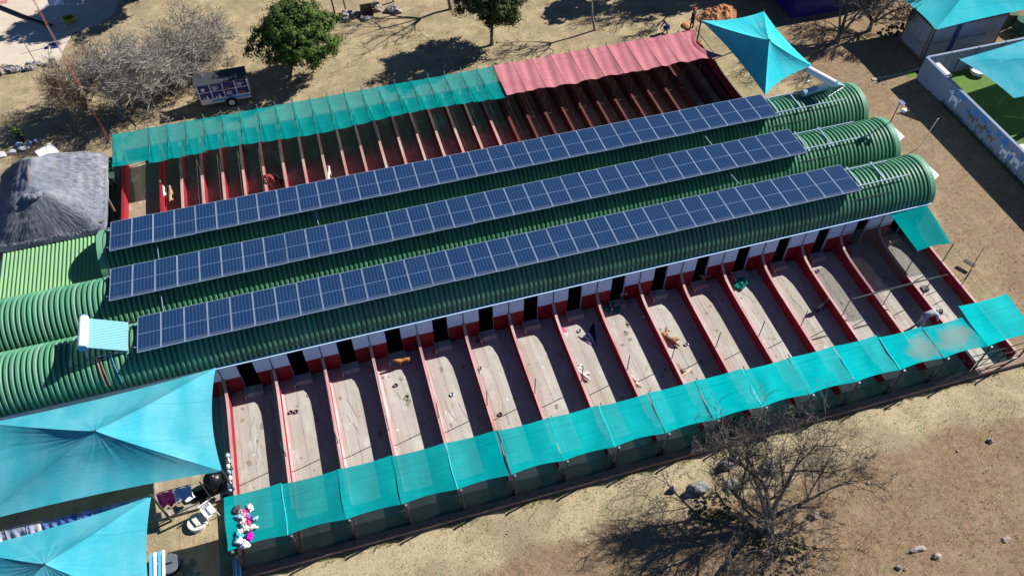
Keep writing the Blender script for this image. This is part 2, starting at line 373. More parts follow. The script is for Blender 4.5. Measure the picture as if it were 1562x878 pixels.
def cell_mat():
    m = bpy.data.materials.new('solar_cells'); m.use_nodes = True; n = m.node_tree; b = n.nodes['Principled BSDF']
    tc = n.nodes.new('ShaderNodeTexCoord'); sep = n.nodes.new('ShaderNodeSeparateXYZ'); n.links.new(tc.outputs['Object'], sep.inputs[0])
    def line(src, period, off, wd):
        a = n.nodes.new('ShaderNodeMath'); a.operation = 'ADD'; a.inputs[1].default_value = off + 10*period; n.links.new(src, a.inputs[0])
        q = n.nodes.new('ShaderNodeMath'); q.operation = 'MODULO'; q.inputs[1].default_value = period; n.links.new(a.outputs[0], q.inputs[0])
        l = n.nodes.new('ShaderNodeMath'); l.operation = 'LESS_THAN'; l.inputs[1].default_value = wd; n.links.new(q.outputs[0], l.inputs[0]); return l.outputs[0]
    l1 = line(sep.outputs[0], .99/6, -.02, .022); l2 = line(sep.outputs[1], 2.06/24, 0, .010)
    g = n.nodes.new('ShaderNodeNewGeometry')
    nz = n.nodes.new('ShaderNodeTexNoise'); nz.inputs['Scale'].default_value = .6; nz.inputs['Detail'].default_value = 3; n.links.new(g.outputs['Position'], nz.inputs['Vector'])
    r = n.nodes.new('ShaderNodeMix'); r.data_type = 'RGBA'; r.inputs[6].default_value = (.003, .026, .080, 1); r.inputs[7].default_value = (.007, .036, .105, 1); n.links.new(nz.outputs[0], r.inputs[0])
    a = n.nodes.new('ShaderNodeMix'); a.data_type = 'RGBA'; a.inputs[7].default_value = (.055, .085, .16, 1); n.links.new(r.outputs[2], a.inputs[6]); n.links.new(l1, a.inputs[0])
    c = n.nodes.new('ShaderNodeMix'); c.data_type = 'RGBA'; c.inputs[7].default_value = (.05, .075, .13, 1); n.links.new(a.outputs[2], c.inputs[6]); n.links.new(l2, c.inputs[0])
    n.links.new(c.outputs[2], b.inputs['Base Color']); b.inputs['Roughness'].default_value = .22; b.inputs['Specular IOR Level'].default_value = .5
    return m
M['cell'] = cell_mat()

# ================================================================== SETTING
mb = MB()
def hz(x, y):
    return 0.0
mb.grid(lambda a, b: (-120 + 280*a, -110 + 260*b, 0), 40, 40)
tag(mb.build('ground', M['ground']), kind='structure')
mb = MB(); mb.quad((-.1, -9.05, .012), (38.3, -9.05, .012), (38.3, .0, .012), (-.1, .0, .012))
mb.quad((-4.95, 10.0, .012), (33.3, 10.0, .012), (33.3, 19.1, .012), (-4.95, 19.1, .012))
mb.m[1] = 1
tag(mb.build('pavement', [M['floor'], M['backfloor']]), kind='structure')
mb = MB(); mb.quad((-.75, -5.2, .012), (-.11, -5.2, .012), (-.11, 0, .012), (-.75, 0, .012))
tag(mb.build('path', M['alley']), kind='structure')
mb = MB(); mb.quad((-3.6, -5.35, .008), (-.4, -5.35, .008), (-.4, -3.3, .008), (-3.6, -3.3, .008))
tag(mb.build('courtyard_floor', M['backfloor']), kind='structure')
# pale swept yard at the far left
mb = MB()
pts = [P(0,103), P(60,100), P(92,96), P(97,75), P(112,50), P(150,38), P(175,20), P(190,-30), P(-200,-60), P(-260,110)]
i0 = 0; mb.v = [Vector((p.x, p.y, .006)) for p in pts]; mb.f = [tuple(range(len(pts)))]; mb.m = [0]
tag(mb.build('yard_sand', M['sand']), kind='structure')
mb = MB(); mb.quad((46.95, -1, .006), (60, -1, .006), (60, 13.1, .006), (46.95, 13.1, .006))
mb.quad((46.2, 12.5, .006), (48.3, 12.5, .006), (48.3, 13.5, .006), (46.2, 13.5, .006))
tag(mb.build('turf', M['turf']), kind='structure')
# kerb edging path beside the container
mb = MB(); pth = [P(1330,122), P(1370,115), P(1400,106), P(1440,96), P(1500,84)]
for a, b in zip(pth, pth[1:]):
    d = (b-a); d.z = 0; d.normalize(); nrm = Vector((-d.y, d.x, 0))*.13
    mb.quad(a-nrm+Vector((0,0,.05)), b-nrm+Vector((0,0,.05)), b+nrm+Vector((0,0,.05)), a+nrm+Vector((0,0,.05)))
tag(mb.build('garden_kerb', M['rockwarm']), kind='structure')

# ================================================================== KENNEL BUILDING
PD = 2.367; XE = 38.35; VY = [1.675, 5.025, 8.375]; VA = 1.675; VB = 1.56; VZ = 2.27
kennel = thing('kennel_building', 'long white kennel block under three green corrugated barrel roofs', 'building', (0, 0, 0))
doors_x = [0.84 + PD*k for k in range(16)]
DW, DH = .757, 2.2
mb = MB(); mr = MB(); xs = [-.06]
prev = -14.0
for k, dx in enumerate(doors_x):
    mb.box(prev, dx, 0.0, .18, 0, 2.29); mb.box(dx, dx+DW, 0.0, .18, DH, 2.29)
    mr.box(max(prev, -.06), dx, -.004, 0, 0, 1.2) if prev > -13 else mr.box(-14, dx, -.004, 0, 0, 1.2)
    prev = dx + DW
mb.box(prev, XE, 0.0, .18, 0, 2.29); mr.box(prev, XE, -.004, 0, 0, 1.2)
mb.box(-14, XE-.2, 9.87, 10.05, 0, 2.29)
# end wall
for yc in VY:
    n = 14
    ring = [(yc - VA*.97*math.cos(PI*q/n), VZ + VB*.95*math.sin(PI*q/n)) for q in range(n+1)]
    for q in range(n):
        (ya, za), (yb, zb) = ring[q], ring[q+1]
        mb.quad((XE-.05, ya, 0), (XE-.05, yb, 0), (XE-.05, yb, zb), (XE-.05, ya, za))
        if yc > 8: mb.quad((-4.9, ya, 0), (-4.9, yb, 0), (-4.9, yb, zb), (-4.9, ya, za))
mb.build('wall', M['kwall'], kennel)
mr.build('dado', M['red'], kennel)
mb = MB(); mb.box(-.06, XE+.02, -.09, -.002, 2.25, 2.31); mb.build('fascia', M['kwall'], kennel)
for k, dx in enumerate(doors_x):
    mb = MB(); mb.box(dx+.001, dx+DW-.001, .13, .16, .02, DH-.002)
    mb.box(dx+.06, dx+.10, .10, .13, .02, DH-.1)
    mb.build('door', M['dark'], kennel)  # near-black sheet paints the unlit opening; no door leaf hangs here
    mb = MB()
    i = len(mb.v)
    x0, x1 = dx-.06, dx+DW+.05
    mb.v += [Vector(p) for p in ((x0, -.52, .012), (x1, -.52, .012), (x1, 0, .012), (x0, 0, .012), (x0, -.40, .21), (x1, -.40, .21), (x1, -.006, .23), (x0, -.006, .23))]
    for f in ((4,5,6,7),(0,1,5,4),(1,2,6,5),(3,0,4,7)): mb.f.append(tuple(i+q for q in f)); mb.m.append(0)
    mb.box(x0-.02, x0+.03, -.62, -.006, .012, .34)
    mb.build('doorstep', M['floor'], kennel)
# barrel roofs
RIB = .2467; PROF = [(0, -.13), (.028, -.12), (.038, -.03), (.058, 0), (.155, 0), (.178, -.03), (.188, -.12), (.214, -.13)]
def vault(x0, x1, yc, nseg=26):
    mb = MB(); xsn = []
    k = 0
    while x0 + k*RIB < x1:
        for dx, dz in PROF: xsn.append((x0 + k*RIB + dx, dz))
        k += 1
    nv = nseg + 1
    for x, dz in xsn:
        for q in range(nv):
            a = PI*q/nseg
            mb.v.append(Vector((x, yc - (VA + dz - .002)*math.cos(a), VZ + (VB + dz)*math.sin(a))))
    for i in range(len(xsn)-1):
        for q in range(nseg):
            mb.f.append((i*nv+q, (i+1)*nv+q, (i+1)*nv+q+1, i*nv+q+1)); mb.m.append(0)
    return mb
for yc, x0 in ((VY[0], -14.), (VY[1], -14.), (VY[2], -4.75)):
    r = vault(x0, XE-.12, yc).build('roof', M['roof'], kennel)
    ends = [(XE-.16, XE+.14)] + ([(-5.02, -4.72)] if x0 > -10 else [])
    for (xa, xb) in ends:
        mb = MB(); n = 30
        for rr in (0.012, -.07):
            mb.grid(lambda a, b: (xa + (xb-xa)*a, yc - (VA+rr)*math.cos(PI*b), VZ + (VB+rr)*math.sin(PI*b)), 1, n)
        mb.grid(lambda a, b: (xb if xb > 0 else xa, yc - (VA-.07+.082*a)*math.cos(PI*b), VZ + (VB-.07+.082*a)*math.sin(PI*b)), 1, n)
        mb.build('end_trim', M['trim'], r)
for yv in (3.35, 6.70):
    mb = MB(); mb.box(-13.5, XE-.1, yv-.07, yv+.07, 2.25, 2.285); mb.build('gutter', M['gutter'], kennel)
# hoods on the east end
for yc in (VY[0], VY[1]):
    mb = MB(); x = XE+.145; y0 = yc - 3.35*0
    T0, TB, TP, TB2 = Vector((x, yc+.2, 3.74)), Vector((x, yc-1.0, 3.25)), Vector((x+.72, yc-.62, 3.18)), Vector((x, yc-.9, 2.7))
    mb.tri(TB, TP, T0); mb.tri(TB2, TP, TB); mb.tri(T0, TP, Vector((x, yc+.4, 2.9))); mb.tri(TB2, Vector((x, yc+.4, 2.9)), TP)
    mb.build('hood', M['whiteplastic'], kennel)

# flat roofed annex at the west end
ann = thing('roof_annex', 'low annex with flat light green corrugated roof west of the kennel', 'building', (-7.6, 8.4, 0))
mb = MB()
nx = 96
def annf(a, b):
    x = -10.2 + 5.3*a
    return (x, 6.55 + 3.65*b, 2.42 + .12*b + .035*math.sin(2*PI*x/.2))
mb.grid(annf, 220, 2); mb.build('roof', M['flatroof'], ann, smooth=True)
mb = MB(); mb.box(-10.1, -5.0, 6.75, 10.0, 0, 2.36); mb.build('wall', M['white'], ann)

# ------------------------------------------------------------------ solar panels
PW, PL = 1.05, 2.13
def make_panel():
    t = thing('solar_module', '', 'solar panel', (0, 0, 0), 'solar panels on the barrel roofs')
    mb = MB(); hw, hl = PW/2-.010, PL/2; fr = .017
    mb.box(-hw, hw, -hl, -hl+fr, -.02, .02); mb.box(-hw, hw, hl-fr, hl, -.02, .02)
    mb.box(-hw, -hw+fr, -hl+fr, hl-fr, -.02, .02); mb.box(hw-fr, hw, -hl+fr, hl-fr, -.02, .02)
    mb.build('frame', M['alu'], t)
    mb = MB(); mb.box(-hw+fr, hw-fr, -hl+fr, hl-fr, -.012, .012); mb.build('glass', M['cell'], t)
    mb = MB(); mb.box(-hw+fr, hw-fr, -.008, .008, .0125, .0145); mb.build('busbar', M['buslight'], t)
    return t
M['buslight'] = mat('panel_midline', (.22, .33, .52), .4)
ROWS = {1: ((-4.29, 9.43, 7.22), 'back'), 2: ((-4.24, 6.09, 3.955), 'middle'), 3: ((-2.97, 2.67, .525), 'front')}
pp = None
rnd = random.Random(3)
for r, ((x0, yt, yb), nm) in ROWS.items():
    tilt = math.atan2(-.08, yt-yb)
    for k in range(35):
        o = make_panel() if pp is None else copy_tree(pp)
        if pp is None: pp = o
        o.location = (x0 + (k+.5)*PW, (yt+yb)/2, 3.99 + rnd.uniform(-.012, .012))
        o.rotation_euler = (tilt + rnd.uniform(-.006, .006), rnd.uniform(-.006, .006), 0)
        o['label'] = '%s dark blue solar panel from the left end of the %s roof row' % (ORD[k], nm)
    rt = thing('mounting_rail', {1: 'silver mounting rails beneath and beyond the back row of solar panels', 2: 'silver mounting rails beneath and beyond the middle row of solar panels', 3: 'silver mounting rails beneath and beyond the front row of solar panels'}[r], 'rail', (x0, (yt+yb)/2, 3.9), 'panel mounting rails')
    xe = x0 + 35*PW
    xend = {1: 37.0, 2: 37.0, 3: 37.0}[r]
    for yy in (yt-.42, yb+.42):
        mb = MB(); mb.box(x0-.16, xend-.6 if yy > (yt+yb)/2 else xend, yy-.022, yy+.022, 3.895, 3.94); mb.build('rail', M['alu'], rt)
    for xx in (xe+.28, xe+1.75):
        mb = MB(); mb.box(xx-.03, xx+.03, yb+.2, yt-.2, 3.855, 3.893); mb.build('crossbar', M['alu'], rt)
    mb = MB()
    for q in range(24):
        xx = x0 + q*1.7
        if xx > xend-.7: break
        for yy in (yt-.42, yb+.42): mb.box(xx-.025, xx+.025, yy-.02, yy+.02, 3.70, 3.893)
    mb.build('bracket', M['steel'], rt)
    # cable run
    mb = MB(); mb.tube([(xe-.4+q*.3, yb-.05+.02*math.sin(q*2.), VZ+VB*math.sqrt(max(0, 1-((yb-.05-VY[3-r])/VA)**2))+.02) for q in range(9)], .02, 5)
    tag(mb.build('cable', M['post'], origin=(xe, yb, 3.5)), 'black cable on the roof ribs east of the %s panel row' % nm, 'cable')
# small roof poles between rows
for (u, v, u2, v2, lab) in ((240,375,242,395,'thin white pole between back and middle panel rows near west end'), (246,452,249,474,'thin white pole between middle and front panel rows near west end'), (480,322,486,343,'thin grey pole between back and middle panel rows, second from west'), (1074,206,1086,221,'thin white pole between back and middle panel rows near east end'), (1115,266,1128,281,'thin white pole between middle and front panel rows near east end')):
    a = P(u2, v2, 3.25)
    mb = MB(); mb.tube([a, P(u, v, 3.75)], .022, 6)
    tag(mb.build('roof_pole', M['alu'], origin=a), lab, 'pole', 'thin poles between the panel rows')

# ------------------------------------------------------------------ solar water heaters
def water_heater(c, ax, dn, L, label, W=1.5):
    """tank centre c, tank axis ax, tubes run along dn (unit, horizontal) sloping down"""
    t = thing('solar_water_heater', label, 'water heater', (c.x, c.y, c.z-.6), 'roof water heaters')
    mb = MB(); mb.tube([c-ax*W/2, c-ax*(W/2-.05), c+ax*(W/2-.05), c+ax*W/2], [.17, .21, .21, .17], 20); mb.build('tank', M['whiteplastic'], t, smooth=False)
    mb = MB()
    for s in (-1, 1):
        p = c + ax*s*W/2; mb.tube([p, p+ax*s*.03], .2, 16)
    mb.build('end_cap', M['capblue'], t)
    n = 18
    mt = MB()
    for q in range(n):
        p = c + ax*(W-.16)*(q/(n-1)-.5) + dn*.18 - Vector((0,0,.10)); mt.tube([p, p + dn*L*.93 - Vector((0,0,L*.55))], .041, 8)
    mt.build('tubes', M['tube'], t)
    mb = MB(); p = c + dn*(.18+L*.93) - Vector((0,0,.1+L*.55)); mb.tube([p-ax*(W/2-.04), p+ax*(W/2-.04)], .035, 8)
    for s in (-1, 1):
        a = c + ax*s*(W/2-.1) + dn*.15 - Vector((0,0,.16)); e = p + ax*s*(W/2-.06) - Vector((0,0,.04))
        mb.tube([a, e], .022, 6); b2 = c + ax*s*(W/2-.12) - Vector((0,0,.15)); mb.tube([b2, b2 - Vector((0,0,.85)) - dn*.12], .03, 6)
        mb.tube([b2 - Vector((0,0,.80)), e], .02, 6)
    mb.build('stand', M['steel'], t)
    return t
M['capblue'] = mat('heater_end_cap', (.10, .28, .5), .4)
M['tube'] = mat('blue_glass_tube', (.24, .52, .62), .16, spec=1.0)
c1 = P(127, 507, 4.7)
water_heater(c1, Vector((0, 1, 0)), Vector((1, 0, 0)), 1.5, 'white tank water heater with blue glass tubes at the west end of the front roof', 1.75)
c2 = P(1253, 117, 4.75); ax2 = Vector((.42, -.9, 0)).normalized()
water_heater(c2, ax2, Vector((.9, .42, 0)), 1.5, 'water heater standing on the east end of the back roof', 1.9)
mb = MB(); a, b = P(1224, 143, 4.05), P(1262, 131, 4.05); mb.tube([a, b], .22, 16)
tag(mb.build('roof_drum', mat('shiny_drum', (.30, .42, .5), .25, metal=.4), origin=a), 'shiny grey drum lying beside the east water heater', 'drum')
# plumbing pipe across to vault 2 on the left and hoses
mb = MB(); mb.tube([(-13, 3.55, 2.95), (-9, 3.57, 2.93), (-5.6, 3.6, 2.95), (-5.0, 3.5, 3.0), (-3.4, 3.45, 2.8)], .03, 6)
tag(mb.build('water_pipe', M['post'], origin=(-13, 3.55, 2.9)), 'dark pipe along the valley between middle and front roofs at the west', 'pipe')
for q, (u, v, u2, v2, colr, lb) in enumerate(((142,545,158,597,(.30,.19,.15),'brown hose hanging down the front roof below the water heater'), (150,545,162,600,(.26,.15,.12),'thin red-brown hose beside the brown one on the front roof'), (166,565,180,592,(.05,.22,.34),'blue hose on the front roof right of the brown hoses'))):
    pts = []
    for s_ in range(7):
        f_ = s_/6; y = 1.0 - .93*f_; z = VZ + VB*math.sqrt(max(0, 1-((y-VY[0])/VA)**2)) + .02
        pts.append((-4.85 + q*.14 + (.35 if q == 2 else 0) + .10*f_*(1+q*.3), y, z))
    mb = MB(); mb.tube(pts, .03, 6); tag(mb.build('hose', mat('hose_%d_plastic' % q, colr, .6), origin=pts[0]), lb, 'hose')

# ================================================================== PENS (front)
H = .68
polev = MB()
for k in range(17):
    xw = k*PD + .03
    lab = ('red pen wall with pale worn cap, %s from the left in front of the kennel' % ORD[k]) if k < 16 else 'dark red end wall at the right side of the front pens'
    t = thing('pen_wall', lab, 'wall', (xw, -4.5, 0), 'front pen walls')
    ys = [-.012, -.35, -.75, -1.3, -2.2, -9.0]; zs = [1.28, .98, .80, .71, H, H]
    mb = MB(); th = .06
    for i in range(len(ys)-1):
        y0, y1, z0, z1 = ys[i], ys[i+1], zs[i]-.025, zs[i+1]-.025
        mb.quad((xw-th, y1, 0), (xw-th, y0, 0), (xw-th, y0, z0), (xw-th, y1, z1)); mb.quad((xw+th, y0, 0), (xw+th, y1, 0), (xw+th, y1, z1), (xw+th, y0, z0))
    mb.quad((xw-th, -9, 0), (xw+th, -9, 0), (xw+th, -9, H-.025), (xw-th, -9, H-.025))
    mb.build('wall', M['redlow'], t)
    mb = MB()
    for i in range(len(ys)-1):
        y0, y1, z0, z1 = ys[i], ys[i+1], zs[i], zs[i+1]; e = th+.006
        mb.quad((xw-e, y1, z1), (xw-e, y0, z0), (xw+e, y0, z0), (xw+e, y1, z1))
        mb.quad((xw-e, y1, z1-.03), (xw-e, y0, z0-.03), (xw-e, y0, z0), (xw-e, y1, z1)); mb.quad((xw+e, y0, z0-.03), (xw+e, y1, z1-.03), (xw+e, y1, z1), (xw+e, y0, z0))
    mb.build('coping', M['redfade'], t)
    if k:
        mb = MB(); mb.quad((xw+th, -9, .0125), (xw+th+.13, -9, .016), (xw+th+.13, -.02, .016), (xw+th, -.02, .0125)); mb.quad((xw+th, -9, .10), (xw+th+.10, -9, .018), (xw+th+.10, -.02, .018), (xw+th, -.02, .10))
        mb.build('skirting', M['redfade'], t)
    tp = thing('fence_pole', ('thin grey pole on the %s front pen wall from the left' % ORD[k]) if k < 16 else 'thin grey pole on the right end wall of the front pens', 'pole', (xw, -4.6, H), 'poles on the front pen walls')
    mb = MB(); mb.tube([(xw, -4.55, H), (xw, -4.55, 1.95)], .022, 6); mb.build('shaft', M['post'], tp)
    mb = MB(); mb.tube([(xw, -.03, 1.25), (xw, -.03, 2.2)], .02, 6); mb.build('wall_stub', M['post'], tp)
    mb = MB()
    for zz in (1.1, 1.5, 1.92): mb.tube([(xw, -.03, zz+.1), (xw, -4.55, zz), (xw, -9.0, zz)], .0035, 3, caps=False)
    mb.build('wire', M['post'], tp)
# pipe beam and wire roof over the right-hand pens
t = thing('wire_roof', 'wire roof on a pipe beam over the right-hand front pens', 'wire roof', (33, -4.5, 1.95))
mb = MB(); mb.tube([P(1300,455.5,1.95), P(1345,443,1.95), P(1432,421,1.95)], .022, 6)
mb.tube([(30.9,-4.55,1.95), (36.5,-4.5,1.95)], .02, 6)
mb.build('beam', M['post'], t)
mb = MB()
for q in range(30): mb.tube([(30.9, -6.6+q*.22, 1.93), (33.6, -6.6+q*.22, 1.90), (38, -6.6+q*.22, 1.93)], .003, 3, caps=False)
mb.build('wire', M['post'], t)

mb = MB(); mb.grid(lambda a, b: (32.95 + 3.5*a, -.35 - 3.75*b, 1.915 - .05*math.sin(PI*a)*math.sin(PI*b)), 8, 8)
mb.build('mesh', netmat('dark_wire_mesh', (.006, .008, .012), .55, (.01, .012, .016), .05), t, smooth=True)
# ------------------------------------------------------------------ front shade cloth
def teal(i):
    t_ = min(1, max(0, (i-2)/7.0))
    rr = random.Random(i)
    j = rr.uniform(-.025, .025)
    c = (.0, .262 + .16*t_ + j, .272 + .17*t_ + j)
    d = tuple(max(0, x*1.18) for x in c); d = (d[0] + .008, d[1], d[2])
    return netmat('teal_shade_cloth', c, .045, d, .2, 1.0)
for k in range(16):
    x0 = k*PD + .02 - (.12 if k == 0 else .10); x1 = (k+1)*PD - .08
    if k == 15: x0 += .0; x1 += .45
    rr = random.Random(50+k); s1, s2 = rr.uniform(.03, .09), rr.uniform(0, 6)
    yb0 = -6.66 - .03*k + rr.uniform(-.05, .05); lift = 0
    if k in (13, 14): yb0 += -.12
    if k == 15: yb0 += .45; lift = .1
    lab = '%s teal shade cloth from the left over the front pen ends' % ORD[k] if k not in (0, 13, 14, 15) else {0: 'teal shade cloth at the left end, under a scatter of toys', 13: 'teal shade cloth with a faint grey patch, left of the dusty one', 14: 'teal shade cloth with a large dusty grey patch', 15: 'raised teal shade cloth at the far right end of the strip'}[k]
    def fn(a, b, x0=x0, x1=x1, yb0=yb0, s1=s1, s2=s2, lift=lift, k=k):
        sag = math.sin(PI*a)
        y = yb0 + (-9.02-yb0)*b + sag*(.13*b**3 - .04*(1-b)**3)
        z = 2.2 - .06*b + lift*(1-b) - sag*s1*(.5+.8*b) + .025*math.sin(a*9+s2+b*2)*math.sin(PI*b)
        return (x0 + (x1-x0)*a + .02*math.sin(b*7+s2), y, z)
    t = thing('shade_cloth', lab, 'shade cloth', (x0, -7.8, 2.1), 'teal shade cloths over the front pens')
    mb = MB(); mb.grid(fn, 14, 12)
    m_ = teal(k)
    if k in (13, 14):
        cd = fn(*((.5, .52) if k == 14 else (.72, .6)))
        add_dust(m_, (cd[0], cd[1]), (1.35, 1.0) if k == 14 else (.95, .85))
    mb.build('net', m_, t, smooth=True)
    mb = MB(); wdt = .045
    mb.grid(lambda a, b: tuple(Vector(fn(0, b)) + Vector((wdt*a-.01, 0, .012))), 1, 10)
    mb.build('seam', M['seamlight'] if (k*7) % 3 == 1 else M['post'] if k > 2 and k % 3 == 2 else m_, t)
    # steel post at the left edge of the bay
postproto = None
for k in range(17):
    xx = k*PD + .08 if k < 16 else 38.25
    o = None
    lb = 'dark steel post behind the brick kerb, %s from the left' % ORD[k]
    if postproto is None:
        o = thing('shade_post', lb, 'post', (xx, -9.08, 0), 'posts along the brick kerb')
        mb = MB(); mb.tube([(xx, -9.08, 0), (xx, -9.08, 2.12)], .045, 8); mb.build('shaft', M['post'], o)
        mb = MB(); mb.tube([(xx, -9.08, 2.1), (xx, -9.12, 2.2)], .05, 8); mb.build('cap', M['steel'], o)
        mb = MB(); mb.tube([(xx, -9.0, 2.08), (xx, -6.75, 2.12)], .025, 6); mb.build('arm', M['post'], o)
        postproto = o
    else:
        o = copy_tree(postproto); o.location = (xx, -9.08, 0); o['label'] = lb
for k in range(15):
    x0, x1 = k*PD + .14, (k+1)*PD + .02
    if k == 14: x1 -= 1.0
    def fn(a, b): return (x0 + (x1-x0)*a, -9.06 + .05*math.sin(a*8+k)*math.sin(PI*b), .05 + (1.55 + .1*math.sin(k*2.1))*b - .05*math.sin(PI*a)*b)
    mb = MB(); mb.grid(fn, 8, 4)
    tag(mb.build('fence_netting', M['fence'], origin=(x0, -9.06, 0), smooth=True), 'dark green netting panel %s from the left between the kerb posts' % ORD[k], 'netting', 'green netting panels along the kerb')
t = thing('gate_frame', 'bare pipe fence frame at the right end of the brick kerb', 'fence', (36.5, -9.05, 0))
mb = MB()
for zz in (.35, .95, 1.55): mb.tube([(34.9, -9.07, zz), (38.3, -9.07, zz)], .022, 6)
mb.tube([(37.0, -9.07, 0), (37.0, -9.07, 1.6)], .022, 6); mb.tube([(35.6, -9.07, 0), (36.6, -9.07, 1.55)], .02, 6)
mb.build('rail', M['post'], t)
mb = MB(); mb.box(-.25, 38.8, -9.46, -9.14, 0, .26)
tag(mb.build('brick_kerb', M['brick'], origin=(19, -9.28, 0)), 'low red brick kerb wall along the front of the pens', 'kerb')
# pillars under the strip (brick pier pieces seen between posts)
for k in range(1, 15):
    xx = k*PD - .06
    mb = MB(); mb.box(xx-.13, xx+.03, -8.98, -8.72, 0, 1.0)
    tag(mb.build('brick_pier', M['rockwarm'], origin=(xx, -8.85, 0)), 'short pale pier under the cloth edge, %s from the left' % ORD[k-1], 'pier', 'pale piers behind the kerb posts')

# ================================================================== PENS (back)
bx = [-4.9, -2.75] + [-2.75 + 1.19*(k+1) for k in range(30)]
for k, xw in enumerate(bx):
    t = thing('back_pen_wall', '%s narrow red pen wall from the left behind the kennel' % ORD[k], 'wall', (xw, 14.5, 0), 'back pen walls')
    hh = .78; th = .07
    mb = MB(); mb.box(xw-th, xw+th, 10.06, 19.0, 0, hh-.02); mb.build('wall', M['redlow'] if k < 19 else M['shadered'], t)
    mb = MB(); mb.box(xw-th-.006, xw+th+.006, 10.06, 19.0, hh-.02, hh); mb.build('coping', M['backcap'] if 1 < k < 19 else M['shadered'] if k >= 19 else M['redlow'], t)
    if k > 2 and k % 1 == 0:
        mb = MB(); mb.tube([(xw, 15.5, hh), (xw, 15.5, 1.9)], .015, 5)
        for zz in (1.2, 1.85): mb.tube([(xw, 19, zz), (xw, 10.1, zz)], .006, 3, caps=False)
        if k > 19:
            for yy in (12.6, 15.0): mb.tube([(xw-.2, yy, hh+.01), (xw+.35, yy+.02, hh+.01)], .012, 4)
        mb.build('wire_frame', M['rust'], t)
mb = MB(); mb.box(-5.0, 33.3, 19.05, 19.2, 0, .75)
tag(mb.build('back_wall', M['redlow'], origin=(14, 19.1, 0)), 'low red wall closing the back pens under the nets', 'wall')
mb = MB(); mb.box(33.2, 33.34, 10.06, 19.0, 0, 1.25)
tag(mb.build('end_wall', M['red'], origin=(33.3, 14.5, 0)), 'red end wall of the back pens beside the turquoise sail', 'wall')
# back nets: posts every 1.19 m
nb = 20
for k in range(21):
    if k == 0: x0, x1, yf = -5.0, -2.95, 15.95
    else: x0, x1, yf = -2.95 + (k-1)*1.08, -2.95 + k*1.08, 15.75 + .18*math.sin(k*.5) - (.15 if k < 4 else 0)
    sh = random.Random(k).uniform(-.03, .03)
    def fn(a, b):
        skew = -.06
        return (x0 + (x1-x0)*a + skew*(1-b), 18.95 + (yf-18.95)*b, 2.18 - .06*math.sin(PI*a)*(.6+.4*b) - .05*math.sin(PI*b) + .012*math.sin(b*20+k))
    t = thing('shade_net', '%s sheer teal net from the left over the back pens' % ORD[k], 'shade net', (x0, 17.4, 2.15), 'sheer teal nets over the back pens')
    mb = MB(); mb.grid(fn, 6, 10); mb.build('net', M['backnet'], t, smooth=True)
    mb = MB(); mb.grid(lambda a, b: tuple(Vector(fn(0, b)) + Vector((.035*a, 0, .012))), 1, 6); mb.grid(lambda a, b: tuple(Vector(fn(0, b)) + Vector((.02 + .34*b*a, 0, -.012))), 1, 6)
    mb.build('seam', M['backseam'] if 'backseam' in M else M.setdefault('backseam', netmat('doubled_teal_net', (.0, .24, .22), .3, None, .3)), t)
xr0 = -2.95 + 20*1.08
nred = 11
for k in range(nred):
    wdt = (33.0-xr0)/nred
    x0, x1 = xr0 + k*wdt, xr0 + (k+1)*wdt
    def fn(a, b):
        x = x0 + (x1-x0)*a
        y = 18.95 + (15.78 - 18.95)*b + .05*math.sin(x*1.3)*b + .06*math.sin(x*4.)*b*b
        pull = 0
        if k == nred-1: pull = -1.15*a*math.sin(PI*b)*.75 + a*.35*b
        return (x + pull, y, 2.2 + .05*abs(math.cos(PI*(a-.5)))*-1 + .04 - .03*math.sin(PI*b) + .02*math.sin(x*9 + b*3))
    lab = '%s red shade cloth from the teal nets over the back pens' % ORD[k] if k < nred-1 else 'red shade cloth with a curved free edge at the right end'
    t = thing('red_shade_cloth', lab, 'shade cloth', (x0, 17.4, 2.2), 'red shade cloths over the back pens')
    mb = MB(); mb.grid(fn, 12, 10); mb.build('net', M['rednet'], t, smooth=True)
    mb = MB(); mb.grid(lambda a, b: tuple(Vector(fn(0, b)) + Vector((.03*a, 0, .012))), 1, 6); mb.build('seam', M['rednet'] if k != 5 else M['rust'], t)
bp0 = None
xbp = [-5.0] + [-2.95 + q*1.08 for q in range(21)] + [xr0 + (33.0-xr0)/nred*(q+1) for q in range(nred)]
for k, xx in enumerate(xbp):
    lb = '%s thin post from the left along the back edge of the nets' % ORD[k]
    if bp0 is None:
        o = thing('net_post', lb, 'post', (xx, 19.02, 0), 'posts along the back edge of the nets')
        mb = MB(); mb.tube([(xx, 19.02, 0), (xx, 19.02, 2.42)], .03, 6); mb.build('shaft', M['steel'], o)
        mb = MB(); mb.tube([(xx, 19.0, 2.14), (xx, 15.8, 2.14)], .02, 5); mb.build('arm', M['post'], o)
        bp0 = o
    else:
        o = copy_tree(bp0); o.location = (xx, 19.02, 0); o['label'] = lb

